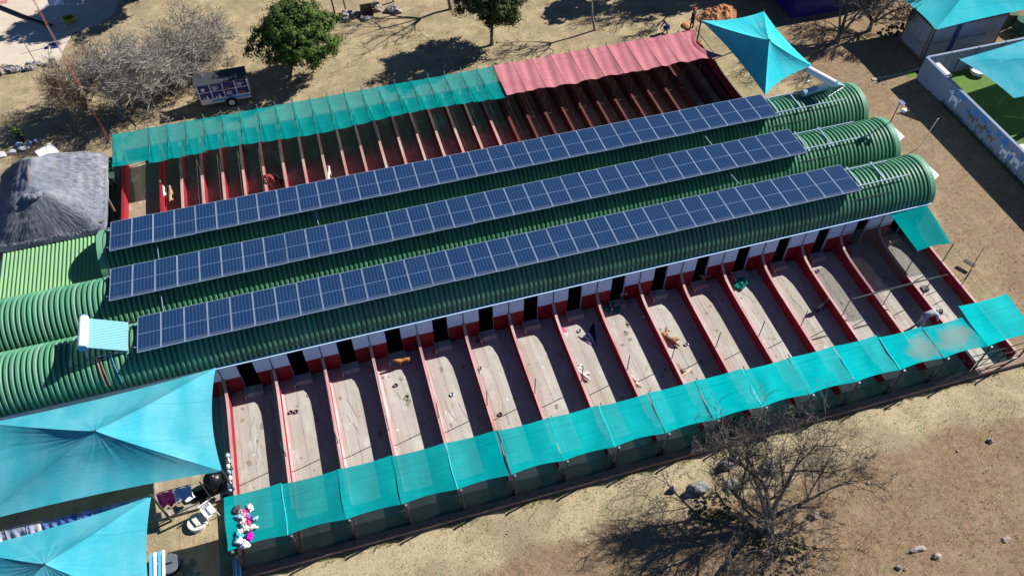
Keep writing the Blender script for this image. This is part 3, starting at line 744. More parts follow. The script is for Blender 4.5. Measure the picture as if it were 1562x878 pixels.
# ================================================================== SAILS
def sail(name, label, corners, peak, material, cat='shade sail', bow=.09, posts=(), postmat=None, n=14, sag=.12, peak_r=.0):
    ctr = sum((Vector(c) for c in corners), Vector())/len(corners)
    t = thing(name, label, cat, (ctr.x, ctr.y, 0))
    pk = Vector(peak); mb = MB()
    L = len(corners)
    for i in range(L):
        a, b = Vector(corners[i]), Vector(corners[(i+1) % L])
        mid = (a+b)/2; inward = (ctr - mid); inward.z = 0
        def fn(s, r):
            e = a + (b-a)*s + inward*bow*4*s*(1-s) - Vector((0,0,.0))
            p = pk + (e-pk)*r
            z = pk.z + (e.z-pk.z)*(r**.82)
            hollow = -sag*math.sin(PI*s)*math.sin(PI*min(1, r))
            wr = .03*mnoise.noise(Vector((s*16 + i*5, r*1.5, 3)))*min(1, r*5)*(1-r)**.6 + .035*mnoise.noise(Vector((min(s, 1-s)*26, r*2, i*7)))*r*(1-r*.85)
            return (p.x, p.y, z + hollow + wr)
        i0 = len(mb.v); mb.grid(fn, n, n)
    bm_ = mb.build('cloth', material, t, smooth=True)
    me = bm_.data
    bmx = bmesh.new(); bmx.from_mesh(me); bmesh.ops.remove_doubles(bmx, verts=bmx.verts, dist=.002)
    for e in bmx.edges:
        if len(e.link_faces) == 2 and e.calc_face_angle(0) > .12: e.smooth = False
    bmx.to_mesh(me); bmx.free()
    for i in posts:
        c = Vector(corners[i]); mb = MB(); mb.tube([(c.x, c.y, 0), (c.x, c.y, c.z+.08)], .055, 8); mb.build('post', postmat or M['post'], t)
    mb = MB(); mb.tube([(pk.x, pk.y, pk.z+.0), (pk.x, pk.y, pk.z-.5)], .05, 8); mb.build('mast_head', M['post'], t)
    return t
sail('shade_sail', 'large cyan shade sail between the kennel roof and the clothes line', [(.02, -.10, 2.45), (-.02, -5.55, 2.45), (-9.9, -5.05, 2.4), (-9.9, -.25, 2.45)], (-4.62, -3.16, 4.15), M['sail'], bow=.06, posts=(1, 2), sag=.24, n=40)
sail('shade_sail', 'smaller cyan shade sail at the bottom left corner beside the yard', [(-2.9, -5.92, 2.55), (-2.95, -10.6, 2.5), (-10.2, -10.6, 2.5), (-10.2, -6.2, 2.5)], (-6.44, -8.32, 3.75), M['sail'], bow=.055, posts=(0, 1), postmat=M['postgreen'], sag=.15, n=36)
sail('shade_sail', 'steep turquoise shade sail behind the right end of the kennel', [(33.4, 19.3, 2.6), (38.0, 19.1, 2.6), (38.15, 12.6, 2.55), (33.8, 10.75, 2.6)], (34.98, 13.46, 4.6), M['sail2'], bow=.10, posts=(0, 1), sag=.16, n=34)
sail('shade_sail', 'bright turquoise shade sail over the shipping container', [(47.7, 13.55, 2.8), (47.5, 18.2, 2.8), (56.5, 18.6, 2.8), (56.4, 13.9, 2.8)], (51.9, 16.2, 4.1), M['sail2'], bow=.06, posts=(0,), sag=.1, n=16)
t = sail('shade_sail', 'cyan shade sail over the turf yard behind the mural wall', [(47.2, 10.3, 2.8), (48.7, 6.5, 2.25), (58, 5.6, 2.6), (58, 11.6, 2.9)], (53, 8.6, 2.9), M['sail'], bow=.04, posts=(0,), sag=.02, n=12)
t = thing('tarpaulin', 'dull teal tarpaulin awning at the right end of the kennel front', 'tarpaulin', (37, -1.4, 0))
cs = [Vector((35.85, .0, 2.2)), Vector((38.05, -.1, 2.28)), P(1455, 371, 2.1), P(1400, 383, 2.0)]
mb = MB()
def fn(a, b):
    p = (cs[0]*(1-a) + cs[1]*a)*(1-b) + (cs[3]*(1-a) + cs[2]*a)*b
    return (p.x, p.y + .12*math.sin(PI*a)*b, p.z - .10*math.sin(PI*a)*math.sin(PI*b) - .35*max(0, a-.93)/.07*b**2*.6)
mb.grid(fn, 14, 12); mb.build('cloth', M['tarp'], t, smooth=True)
for q in (2, 3):
    mb = MB(); mb.tube([(cs[q].x, cs[q].y, 0), (cs[q].x, cs[q].y, cs[q].z)], .03, 6); mb.build('post', M['post'], t)

# ================================================================== THATCHED HUT
hut = thing('thatched_hut', 'grey thatched hut roof beside the back pens', 'hut', (-8.2, 14.2, 0))
RB, RF, LF, LB = Vector((-5.35, 17.25, 2.15)), Vector((-5.15, 11.15, 2.1)), Vector((-10.75, 11.15, 2.1)), Vector((-11.3, 17.9, 2.15))
R0, R1 = Vector((-8.3, 12.95, 4.3)), Vector((-8.5, 15.2, 4.3))
mb = MB()
def hutf(a, r):
    an = 2*PI*a; cx_, sx_ = math.cos(an), math.sin(an)
    e = 1/((abs(cx_)**11 + abs(sx_)**11)**(1/11))
    px_, py_ = cx_*e, sx_*e
    x = -8.15 + px_*(2.85 + .15*max(0, -px_)); y = 14.3 + py_*3.2
    rx_, ry_ = -8.35, min(15.1, max(13.0, 14.0 + py_*1.4))
    q = 1 - r
    X_, Y_ = rx_ + (x-rx_)*r, ry_ + (y-ry_)*r
    z = 2.12 + 2.25*(1-r**1.12) + .16*math.sin(PI*r)
    if r > .985: z -= .06
    nn = mnoise.noise(Vector((X_*1.1, Y_*1.1, 2)))*.10 + mnoise.noise(Vector((X_*3.5, Y_*3.5, 5)))*.04 + .02*abs(math.sin(r*26))
    return (X_, Y_, z + nn)
mb.grid(lambda a, b: hutf(a, 1-b), 120, 40)
def hute(a, b):
    p = Vector(hutf(a, 1.0)); return (p.x, p.y, p.z - .3*b)
mb.grid(hute, 120, 1)
straw = MB(); rs = random.Random(5)
for q in range(5500):
    a_, r_ = rs.random(), rs.uniform(.12, 1.0)**.6; p = Vector(hutf(a_, min(r_, .97))); p2 = Vector(hutf(a_ + rs.uniform(-.004, .004), min(1.0, r_+.10))) ; d_ = p2 - p
    if d_.length < .02: continue
    if r_ > .95: p2 = p + Vector((d_.x, d_.y, -.02)).normalized()*rs.uniform(.1, .3)
    sd_ = d_.cross(Vector((0,0,1))); sd_ = sd_.normalized()*rs.uniform(.008, .02) if sd_.length > 1e-4 else Vector((.01, 0, 0))
    l_ = Vector((0, 0, rs.uniform(.004, .022)))
    straw.quad(p - sd_ + Vector((0,0,.004)), p + sd_ + Vector((0,0,.004)), p2 + sd_*.6 + l_, p2 - sd_*.6 + l_, rs.choice((0, 0, 1, 2)))
straw_mats = [M['thatch'], mat('pale_straw_grey', (.25, .262, .295), .95), mat('dark_straw_grey', (.145, .155, .18), .95)]
tag(straw.build('loose_straw', straw_mats, hut), kind='stuff')
th_ = mb.build('thatch_roof', M['thatch'], hut, smooth=True)
mb = MB(); pts = [R0 + Vector((.1, -.35, -.42)), R0 + Vector((0, .0, -.16)), (R0+R1)/2 + Vector((-.05, 0, -.10)), R1 + Vector((0, 0, -.16)), R1 + Vector((0, .4, -.6))]
mb.tube(pts, [.10, .20, .20, .18, .08], 14); mb.build('ridge_cap', M['thatchcap'], hut, smooth=True)
mb = MB()
for q in range(5):
    an = -2.4 + q*.55; mb.ico(R0 + Vector((.25*math.cos(an)*1.5, -.18 + .35*math.sin(an), -.28)), (.22, .22, .16), 2, jit=.2, seed=q)
mb.build('ridge_knot', M['thatch'], hut, smooth=True)
for (x, y) in ((-5.6, 16.8), (-5.5, 11.5), (-10.4, 11.6), (-10.8, 17.3), (-5.5, 14.2), (-8, 11.5)):
    mb = MB(); mb.tube([(x, y, 0), (x, y, 2.3)], .09, 8); mb.build('pole', M['wood'], hut)
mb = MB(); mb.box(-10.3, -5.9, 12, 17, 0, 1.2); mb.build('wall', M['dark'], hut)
# small lean-to strip on the hut's right edge
mb = MB(); mb.quad((-5.25, 15.3, 1.95), (-4.98, 15.3, 1.85), (-5.02, 17.2, 1.85), (-5.3, 17.2, 1.95)); mb.build('gutter_board', M['gutter'], hut)
mb = MB(); a, b, c = P(53, 231, 1.0), P(77.5, 217.5, 1.0), P(90, 231, 1.0); d = a + (c-b)
for z0, z1 in ((.93, 1.0),): 
    mb.quad(a, b, c, d); mb.quad(a - Vector((0,0,.07)), d - Vector((0,0,.07)), c - Vector((0,0,.07)), b - Vector((0,0,.07)))
    for s_, e_ in ((a,b),(b,c),(c,d),(d,a)): mb.quad(s_ - Vector((0,0,.07)), e_ - Vector((0,0,.07)), e_, s_)
t = thing('white_table', 'bright white flat table behind the thatched hut', 'table', (a.x, a.y, 0))
mb.build('tabletop', M['whiteplastic'], t)
for q in (a, b, c, d):
    g_ = (a+b+c+d)/4; q = q + (g_-q)*.1; mb = MB(); mb.tube([(q.x, q.y, 0), (q.x, q.y, .93)], .03, 6); mb.build('leg', M['steel'], t)

# ================================================================== TREES
def leafmat(nm, a, b, c): 
    m = mat(nm, a, .8, b, 1.3, col3=c, scale3=.8, spec=.15); return m
M['leaf1'] = leafmat('dark_green_leaves', (.028, .06, .016), (.06, .115, .022), (.10, .145, .022))
M['leaf2'] = leafmat('olive_leaves', (.05, .075, .02), (.075, .10, .03), (.03, .05, .015))
M['leafgrey'] = leafmat('grey_green_leaves', (.10, .14, .085), (.17, .18, .12), (.07, .12, .08))
def leaf_crown(ctr, rad, nclump, nleaf, seed, size=.13, hole=.25):
    rr = random.Random(seed); mb = MB(); ctr = Vector(ctr); rad = Vector(rad)
    for q in range(nclump):
        while True:
            d = Vector((rr.uniform(-1,1), rr.uniform(-1,1), rr.uniform(-1,1)))
            if .05 < d.length < 1: break
        d = d.normalized()*(d.length**.45)
        k = .80 + .62*mnoise.noise(d*1.9 + Vector((seed, 0, 0)))
        c = ctr + Vector((d.x*rad.x, d.y*rad.y, d.z*rad.z))*k
        cr = rr.uniform(.22, .46)*min(rad)*.42
        for l in range(nleaf):
            g = Vector((rr.gauss(0,.5), rr.gauss(0,.5), rr.gauss(0,.42)))
            p = c + g*cr
            nrm = (g*1.2 + d*.9 + Vector((rr.uniform(-.5,.5), rr.uniform(-.5,.5), rr.uniform(.1,.8)))).normalized()
            a = nrm.orthogonal().normalized(); a.rotate(Matrix.Rotation(rr.uniform(0, 6.28), 3, nrm)); b = nrm.cross(a)
            s1 = size*rr.uniform(.6, 1.3); s2 = s1*.5
            mb.quad(p - a*s1, p - b*s2, p + a*s1, p + b*s2)
    return mb
def limb(mb, p, d, L, r, depth, rr, spread, kids, twig, droop=0.0, segs=3, kink=.22, shrink=.68, up=.1, minr=.010):
    pts = [p.copy()]; rads = [r]; q = p.copy(); dd = d.copy()
    for i in range(segs):
        dd = (dd + Vector((rr.uniform(-1,1), rr.uniform(-1,1), rr.uniform(-1,1)))*kink + Vector((0,0,up if depth > 1 else up - droop))).normalized()
        q = q + dd*L/segs; pts.append(q.copy()); rads.append(max(minr, r*(1-.45*(i+1)/segs)))
    mb.tube(pts, rads, 7 if r > .06 else (4 if r > .02 else 3), caps=False)
    if depth <= 0: return
    for k in range(kids if depth > 1 else twig):
        f = rr.uniform(.3, 1.0) if k else 1.0
        i = min(segs-1, int(f*segs)); ff = f*segs - i
        bp = pts[i] + (pts[i+1]-pts[i])*ff
        ax = Vector((rr.uniform(-1,1), rr.uniform(-1,1), rr.uniform(-.5,1))).normalized()
        nd = (dd*(1-spread*.5) + ax*spread).normalized()
        limb(mb, bp, nd, L*shrink*rr.uniform(.7,1.2), max(minr, rads[i]*.58), depth-1, rr, spread, kids, twig, droop, segs if depth > 2 else 2, kink, shrink, up, minr)
def bare_tree(label, base, h, seed, trunk_m, twig_m, trunk_r=.16, depth=4, kids=4, twig=5, spread=.75, lean=(0,0), main=4, up=.12, trunkfrac=.28, group=None, minr=.011, L0=None, dirs=None, kink=.18, shrink=.68):
    rr = random.Random(seed); base = Vector((base[0], base[1], 0))
    t = thing('bare_tree', label, 'tree', tuple(base), group)
    top = base + Vector((lean[0], lean[1], h*trunkfrac)); mb = MB()
    mid = (base+top)/2 + Vector((rr.uniform(-.1,.1), rr.uniform(-.1,.1), 0))
    mb.tube([base - Vector((0,0,.05)), base + Vector((0,0,.15)), mid, top], [trunk_r*1.35, trunk_r*1.05, trunk_r*.92, trunk_r*.85], 9)
    mb.build('trunk', trunk_m, t, smooth=True)
    mb = MB(); L = L0 or h*.42
    for k in range(main):
        if dirs: d = Vector(dirs[k % len(dirs)]).normalized()
        else:
            an = 2*PI*k/main + rr.uniform(-.4,.4); d = Vector((math.cos(an)*spread*1.1, math.sin(an)*spread*1.1, rr.uniform(.55, 1.0))).normalized()
        limb(mb, top - Vector((0,0,.03)), d, L*rr.uniform(.85,1.15), trunk_r*.62, depth, rr, spread, kids, twig, up=up, minr=minr, kink=kink, shrink=shrink)
    mb.build('crown', twig_m, t)
    return t
def leaf_tree(label, base, h, seed, crown_c, crown_r, leaf, ncl=230, nl=34, trunk_r=.13, size=.13, group=None):
    rr = random.Random(seed); base = Vector((base[0], base[1], 0))
    t = thing('leafy_tree', label, 'tree', tuple(base), group)
    cc = Vector(crown_c); mb = MB(); fork = base + (cc-base)*.35
    mb.tube([base - Vector((0,0,.05)), base + Vector((.03,0,.3)), fork], [trunk_r*1.3, trunk_r, trunk_r*.85], 8)
    for k in range(7):
        an = 2*PI*k/7 + rr.uniform(-.3,.3); e = cc + Vector((math.cos(an)*crown_r[0]*.65, math.sin(an)*crown_r[1]*.65, rr.uniform(-.2,.5)*crown_r[2]))
        m_ = fork + (e-fork)*.5 + Vector((0,0,.15)); mb.tube([fork, m_, e], [trunk_r*.6, trunk_r*.4, .02], 5)
    mb.build('trunk', M['bark'], t, smooth=True)
    leaf_crown(cc, crown_r, ncl, nl, seed, size).build('crown', leaf, t)
    return t
leaf_tree('round dark green leafy tree on the dry grass right of the trailer', (5.75, 24.55), 5, 11, (6.75, 24.9, 3.15), (3.0, 2.7, 2.45), M['leaf1'], 520, 52, size=.105)
leaf_tree('olive green leafy tree cut by the top edge, casting a broad shadow on dry grass', (19.95, 24.35), 6, 12, (20.2, 24.7, 3.9), (2.75, 2.5, 2.4), M['leaf2'], 430, 48, size=.105)
bare_tree('big leafless grey tree left of the trailer', (-5.28, 23.2), 6.0, 21, M['bluebark'], M['twiggrey'], .24, depth=4, kids=5, twig=6, spread=.95, main=7, trunkfrac=.22, up=.03, L0=2.2, lean=(.2, .3), minr=.0095, kink=.14, shrink=.71, dirs=[(1,.35,.25),(.9,.9,.3),(.4,.2,.8),(1,-.1,.35),(.1,.9,.5),(1.3,.6,.1),(-.4,.6,.5)])
bare_tree('leafless tan-coloured tree beside the pale yard and the red mast', (-7.6, 25.0), 5.0, 22, M['bark'], M['twigtan'], .15, depth=4, kids=5, twig=6, spread=1.0, main=6, trunkfrac=.15, up=.02, L0=1.7, minr=.009, kink=.14, shrink=.71)
bare_tree('leafless grey tree standing behind the trailer with green-grey twigs', (-1.6, 25.9), 5.0, 23, M['palebark'], M['twiggrey'], .15, depth=4, kids=5, twig=6, spread=1.05, main=7, trunkfrac=.12, up=.0, L0=1.85, minr=.0095, kink=.14, shrink=.71)
bare_tree('leafless grey tree at the top edge between the grey trees and the round leafy tree', (.6, 28.2), 5.0, 24, M['palebark'], M['twiggrey'], .15, depth=4, kids=5, twig=6, spread=1.05, main=6, trunkfrac=.12, up=.0, L0=1.7, minr=.0095, kink=.14, shrink=.71)
leaf_crown((-2.2, 24.7, 1.1), (2.4, .8, .7), 90, 18, 5, .06).build('x', M['leafgrey'])
o = bpy.data.objects['x']; o.name = 'grey_green_shrub'; tag(o, 'low grey-green shrub under the bare tree behind the trailer', 'shrub')
bare_tree('slim leafless tree behind the red shade cloth', (27.6, 23.95), 5.5, 31, M['palebark'], M['twiggrey'], .085, depth=4, kids=3, twig=5, spread=.8, main=4, trunkfrac=.42, L0=1.7, lean=(-.35, .1), minr=.012)
bare_tree('leafless forked tree between the blue tent and the container', (43.7, 17.7), 7, 32, M['palebark'], M['twigdark'], .17, depth=4, kids=4, twig=5, spread=.75, main=4, trunkfrac=.06, L0=2.6, dirs=[(-.25,.3,1),(.3,.2,1),(.6,.6,.7),(.2,-.4,.8)], minr=.013)
bare_tree('leafless twiggy tree beside the container doors', (46.6, 18.2), 6, 33, M['bark'], M['twigdark'], .15, depth=4, kids=4, twig=6, spread=.85, main=5, trunkfrac=.12, L0=1.9, minr=.014)
bare_tree('leafless tree in the dark shade behind the sand heap', (36.4, 25.8), 6, 34, M['bark'], M['twigdark'], .13, depth=4, kids=4, twig=5, spread=.8, main=4, trunkfrac=.25, L0=2.0, minr=.013)
leaf_crown((47.5, 17.1, .5), (1.7, .5, .5), 50, 24, 6, .09).build('x', M['leaf2']); o = bpy.data.objects['x']; o.name = 'green_shrub'; tag(o, 'low green shrub beside the container doors under the twiggy tree', 'shrub')
bare_tree('wide leafless tree with dark spreading limbs in the front dry grass', (22.1, -13.6), 6.5, 41, M['twigdark'], M['twigdark'], .20, depth=5, kids=4, twig=5, spread=.70, main=7, trunkfrac=.08, up=.045, L0=2.45, minr=.006, lean=(-.05, .2), kink=.14, shrink=.70, dirs=[(-.9,.5,.5),(.7,.7,.5),(-.4,-.3,.6),(.9,.0,.6),(-.2,1.0,.55),(-1.1,.1,.4),(.1,.3,.9)])
# off-frame trees whose shade reaches the picture
leaf_tree('tall leafy tree beyond the top edge, seen as shade', (41.0, 27.6), 8, 51, (41.0, 27.8, 5.2), (3.4, 2.2, 2.2), M['leaf1'], 240, 34, .2, .2)
leaf_tree('leafy tree beyond the top edge, left of the tall one', (33.6, 28.6), 7, 52, (33.6, 28.7, 4.6), (2.2, 1.8, 1.9), M['leaf1'], 170, 34, .2, .2)
leaf_tree('wide leafy tree beyond the top edge, right of the tall one', (46.8, 27.5), 8, 53, (46.8, 27.2, 5.6), (2.6, 2.4, 2.2), M['leaf1'], 180, 34, .2, .2)
leaf_tree('broad leafy tree over the pale yard at the top left', (-4.6, 38.2), 9, 54, (-1.6, 38.2, 5.6), (3.4, 3.0, 2.6), M['leaf1'], 320, 34, .45, .2)
bare_tree('leafless tree at the top edge left of the olive tree', (18.2, 29.6), 6, 55, M['bark'], M['twigdark'], .13, depth=4, kids=3, twig=4, spread=.8, main=5, trunkfrac=.3, L0=2.0)
# undergrowth by the front tree
rr = random.Random(9)
for q, (u, v, s, lb) in enumerate(((1090, 778, .8, 'sparse green bush left of the wide bare tree beside the flat rock'), (1165, 808, 1.0, 'sparse green bush at the foot of the wide bare tree'), (1205, 848, .7, 'sparse green bush at the bottom edge by the bare tree'), (1110, 655, .45, 'small green weed against the brick kerb behind the bare tree'))):
    p = P(u, v); mb = leaf_crown((p.x, p.y, .35), (s*1.8, s*1.3, .5), 75, 22, 70+q, .05)
    tag(mb.build('green_bush', M['leaf2'], origin=(p.x, p.y, 0)), lb, 'bush', 'green bushes around the front bare tree')
    
# palm in the turf yard
pp_ = P(1553, 200); t = thing('palm_tree', 'shaggy palm behind the mural wall', 'palm', (pp_.x+.6, pp_.y-.3, 0)); b0 = Vector((pp_.x+.6, pp_.y-.3, 0))
mb = MB(); mb.tube([b0, b0+Vector((0,0,2.2))], [.22, .17], 8); mb.build('trunk', M['bark'], t)
mb = MB()
for q in range(34):
    an = rr.uniform(0, 6.28); el = rr.uniform(-.9, .9); L = rr.uniform(1.0, 1.5); d = Vector((math.cos(an)*math.cos(el), math.sin(an)*math.cos(el), math.sin(el)))
    c = b0 + Vector((0,0,2.2)); m1 = c + d*L*.55 + Vector((0,0,.12)); e = c + d*L - Vector((0,0,.45)); s_ = d.cross(Vector((0,0,1))).normalized()
    for f in range(7):
        g_ = f/6; base_ = c + (m1-c)*g_*1.6 if g_ < .6 else m1 + (e-m1)*(g_-.6)*2.5
        for sg in (-1, 1):
            tip = base_ + s_*sg*.28*(1-.4*g_) + d*.15 - Vector((0,0,.14)); mb.tri(base_, base_ + d*.06, tip)
    mb.tube([c, m1, e], [.02, .016, .006], 3)
mb.build('fronds', mat('dry_palm_fronds', (.20, .15, .09), .9, (.08, .08, .04), 3), t)

# ================================================================== CONTAINER, MURAL YARD
t = thing('shipping_container', 'weathered blue-grey shipping container with closed double doors', 'container', (50.9, 15.25, 0))
x0, x1, y0, y1, z0, z1 = 47.95, 54.0, 14.05, 16.49, .12, 2.6
mb = MB()
def corr(x): 
    f = ((x-x0)/.28) % 1; return .0 if f < .35 else (.035 if .5 < f < .85 else .02)
nst = 150
for (y, sg) in ((y0, 1), (y1, -1)):
    mb.grid(lambda a, b: (x0+.1 + (x1-x0-.2)*a, y + sg*(.015 + corr(x0+.1+(x1-x0-.2)*a)), z0+.12 + (z1-z0-.24)*b), nst, 1)
mb.grid(lambda a, b: (x0+.06 + (x1-x0-.12)*a, y0+.06 + (y1-y0-.12)*b, z1-.03), 10, 2)
mb.grid(lambda a, b: (x1-.03, y0+.05+(y1-y0-.1)*a, z0+.1+(z1-z0-.2)*b), 2, 2)
mb.build('body', M['contain'], t)
mb = MB()
for y in (y0, y1-.1):
    mb.box(x0, x1, y, y+.1, z0, z0+.13); mb.box(x0, x1, y, y+.1, z1-.12, z1)
for x in (x0, x1-.1):
    for y in (y0+.001, y1-.101): mb.box(x+.001, x+.099, y, y+.1, z0+.13, z1-.12)
    mb.box(x+.001, x+.099, y0+.1, y1-.1, z0, z0+.12); mb.box(x+.001, x+.099, y0+.1, y1-.1, z1-.11, z1-.001)
mb.build('frame', M['rust'], t)
for s in range(2):
    ya, yb = (y0+.11, (y0+y1)/2-.012) if s == 0 else ((y0+y1)/2+.012, y1-.11)
    mb = MB(); mb.box(x0+.02, x0+.06, ya, yb, z0+.14, z1-.13); d = mb.build('door', M['contain'], t)
    mb = MB()
    for f in (.28, .72): yy = ya + (yb-ya)*f; mb.tube([(x0-.0, yy, z0+.15), (x0-.0, yy, z1-.14)], .02, 6)
    mb.box(x0-.02, x0, ya+(yb-ya)*.25, ya+(yb-ya)*.8, z0+.9, z0+.95)
    mb.build('lock_bar', M['steel'], d)
    mb = MB(); rq = random.Random(s+1)
    for q in range(7):
        yy, zz = rq.uniform(ya+.08, yb-.3), rq.uniform(z0+.3, z1-.4); mb.box(x0+.012, x0+.018, yy, yy+rq.uniform(.1,.24), zz, zz+rq.uniform(.06,.2))
    mb.build('sticker', mat('faded_sticker', (.42, .5, .6), .7, (.15, .2, .3), 5), d)
mb = MB()
for q in range(18): mb.box(x0+.6+q*.24, x0+.74+q*.24, y0-.006, y0+.004, 1.22, 1.30)
mb.build('side_lettering', mat('faded_dark_letters', (.08, .10, .17), .8), t)
mb = MB(); mb.box(x0+2.0, x0+2.42, y0-.004, y0+.003, .3, 2.4); mb.build('stripe', mat('dark_blue_stripe', (.04, .06, .16), .8), t)

t = thing('mural_wall', 'blue-grey yard wall painted with pale dogs, blue blobs and dark grass', 'wall', (46.7, 6, 0))
HW = 1.72
mb = MB(); mb.box(46.62, 46.82, -6, 12.35, 0, HW); mb.build('wall', M['mural'], t)
rr = random.Random(4)
mb = MB(); y = 11.0
while y > -6:
    wd = rr.uniform(.06, .13); hh = rr.uniform(.25, .62) if y < 9.6 else rr.uniform(.02, .2)
    mb.tri((46.614, y, .0), (46.614, y-wd, .0), (46.614, y-wd*.5+rr.uniform(-.06,.06), hh)); y -= wd*.6
mb.quad((46.615, 9.6, 0), (46.615, -6, 0), (46.615, -6, .2), (46.615, 9.6, .2)); mb.build('painted_grass', M['muralgreen'], t)
mb = MB()
for q, y in enumerate([9.0, 8.2, 7.3, 6.7, 6.0, 5.3, 4.6, 3.9, 3.1, 2.2, 1.5, .7, 0, -.8]):
    z = 1.3 + .25*math.sin(q*2.2); r_ = rr.uniform(.22, .36); n = 14; c = Vector((46.613, y, z)); ring = [c + Vector((0, math.cos(2*PI*k/n)*r_*rr.uniform(.75,1.1), min(HW-z-.02, math.sin(2*PI*k/n)*r_*rr.uniform(.7,1.0)))) for k in range(n)]
    for k in range(n): mb.tri(c, ring[(k+1) % n], ring[k])
mb.build('painted_blobs', M['muralblue'], t)
def pdog(mb, y, z, s, sgn):
    for (cy, cz, ry, rz) in ((0, .42, .34, .15), (.36, .62, .15, .13), (.50, .58, .1, .06), (.30, .72, .05, .09), (-.28, .2, .05, .22), (-.2, .2, .04, .2), (.22, .2, .05, .22), (.3, .18, .04, .2), (-.42, .58, .05, .16)):
        n = 10; c = Vector((46.612, y + sgn*cy*s, z + cz*s))
        ring = [c + Vector((0, math.cos(2*PI*k/n)*ry*s, math.sin(2*PI*k/n)*rz*s)) for k in range(n)]
        for k in range(n): mb.tri(c, ring[(k+1) % n], ring[k])
mb = MB(); pdog(mb, 8.7, .55, 1.1, 1); pdog(mb, 3.6, .5, .85, -1); pdog(mb, 2.6, .55, 1.0, 1); pdog(mb, .4, .5, 1., -1); mb.build('painted_dog', M['muralwhite'], t)
mb = MB(); pdog(mb, 6.9, .6, .85, 1); pdog(mb, 6.0, .5, .95, -1); pdog(mb, 5.0, .55, .8, 1); mb.build('painted_brown_dog', M['muraltan'], t)
for (ya, yb) in ((10.2, 11.6), (.2, 3.2)):
    mb = MB(); mb.box(46.84, 47.14, ya, yb, 0, HW-.02); mb.build('white_coping', M['cream'], t)
mb = MB(); mb.box(46.83, 60, 12.25, 12.42, 0, HW-.004)
tag(mb.build('yard_wall', M['mural'], origin=(53, 12.3, 0)), 'plain blue-grey wall on the container side of the turf yard', 'wall')
for q, u in enumerate((1440, 1484, 1525, 1558)):
    xx = 48.6 + q*2.1
    mb = MB(); mb.box(xx-.12, xx+.12, 12.1, 12.24, 0, HW+.12); tag(mb.build('wall_pier', M['mural'], origin=(xx, 12.2, 0)), '%s pier from the left on the yard wall beside the container' % ORD[q], 'pier', 'piers of the yard wall')
for q, (yy, lb) in enumerate(((9.6, 'dark bench by the mural wall near its north end'), (5.0, 'green bench strip behind the mural wall'))):
    t = thing('garden_bench', lb, 'bench', (47.4, yy, 0)); mb = MB(); mb.box(47.2, 47.6, yy-.7, yy+.7, .40, .45); mb.build('seat', M['black'] if q == 0 else mat('green_paint', (.08,.22,.22),.6), t)
    for s in (-1, 1):
        mb = MB(); mb.box(47.25, 47.55, yy+s*.55-.04, yy+s*.55+.04, 0, .40); mb.build('leg', M['post'], t)
p = P(1490, 112); mb = MB(); mb.lathe([(0, .35), (.55, .34), (.58, .28), (.45, .05), (.4, 0)], 18, (p.x, p.y, 0)); tag(mb.build('paddling_pool', M['whiteplastic'], origin=(p.x, p.y, 0)), 'white oval tub on the turf under the cyan sail', 'tub')
# drums beyond the container
for q, (u, v, cc, lb) in enumerate(((1533, 35, (.10,.12,.07), 'olive drum at the end of the container'), (1555, 48, (.02,.12,.09), 'dark green drum at the right edge beyond the container'))):
    p = P(u, v); mb = MB(); mb.lathe([(.0, .95), (.55, .95), (.58, .9), (.62, .45), (.58, 0)], 20, (p.x, p.y, 0)); tag(mb.build('water_drum', cloth('drum_%d' % q, cc), origin=(p.x, p.y, 0)), lb, 'drum')
leaf_crown((55.6, 13.6, .3), (1.4, .9, .4), 40, 20, 61, .09).build('x', M['leaf2']); o = bpy.data.objects['x']; o.name = 'green_shrub'; tag(o, 'patch of green plants between the container end and the drums', 'shrub')
# blue tent
t = thing('blue_tent', 'big navy blue tarpaulin tent at the top edge', 'tent', (45.5, 22.8, 0))
mb = MB(); a, b, c, d = Vector((41.95, 21.2, 0)), Vector((48.6, 21.1, 0)), Vector((48.6, 27, 0)), Vector((41.95, 27, 0)); h_ = Vector((0, 0, 2.2)); pk1, pk2 = Vector((41.95, 24, 3.3)), Vector((48.6, 24, 3.3))
def q4(a, b, c, d, wr=.05, n=14):
    def fn(s, r):
        p = (a*(1-s)+b*s)*(1-r) + (d*(1-s)+c*s)*r; nv = mnoise.noise(p*1.1)*wr; return (p.x + nv, p.y + nv, p.z + nv*.6)
    mb.grid(fn, n, n)
q4(a, b, b+h_, a+h_); q4(a+h_, b+h_, pk2, pk1); q4(d, a, a+h_, d+h_); mb.tri(a+h_, pk1, d+h_); q4(b, c, c+h_, b+h_); mb.tri(b+h_, c+h_, pk2); q4(d+h_, c+h_, pk2, pk1)
mb.build('canvas', M['bluetarp'], t, smooth=False)
# orange sand heap
mb = MB(); c0 = P(1098, 24)
def heap(a, b):
    r_ = a; an = 2*PI*b; x = math.cos(an)*1.95*r_; y = math.sin(an)*1.0*r_
    nz = mnoise.noise(Vector((x*1.6, y*1.6, 3)))*.18 + mnoise.noise(Vector((x*4, y*4, 7)))*.13 + abs(mnoise.noise(Vector((x*7, y*7, 1))))*.12
    return (c0.x + x, c0.y + y, max(-.02, .72*(1-r_**1.6) + nz*(1-r_**4)))
mb.grid(heap, 26, 72); tag(mb.build('sand_heap', M['orange'], origin=(c0.x, c0.y, 0)), 'heap of orange building sand behind the turquoise sail', 'heap')
c1_ = P(1049, 40); mb = MB(); mb.ico((c1_.x, c1_.y, .0), (.34, .55, .16), 3, jit=.5, seed=2); tag(mb.build('sand_pile', M['orange'], origin=(c1_.x, c1_.y, 0)), 'small spill of orange sand beside the standing man', 'heap')

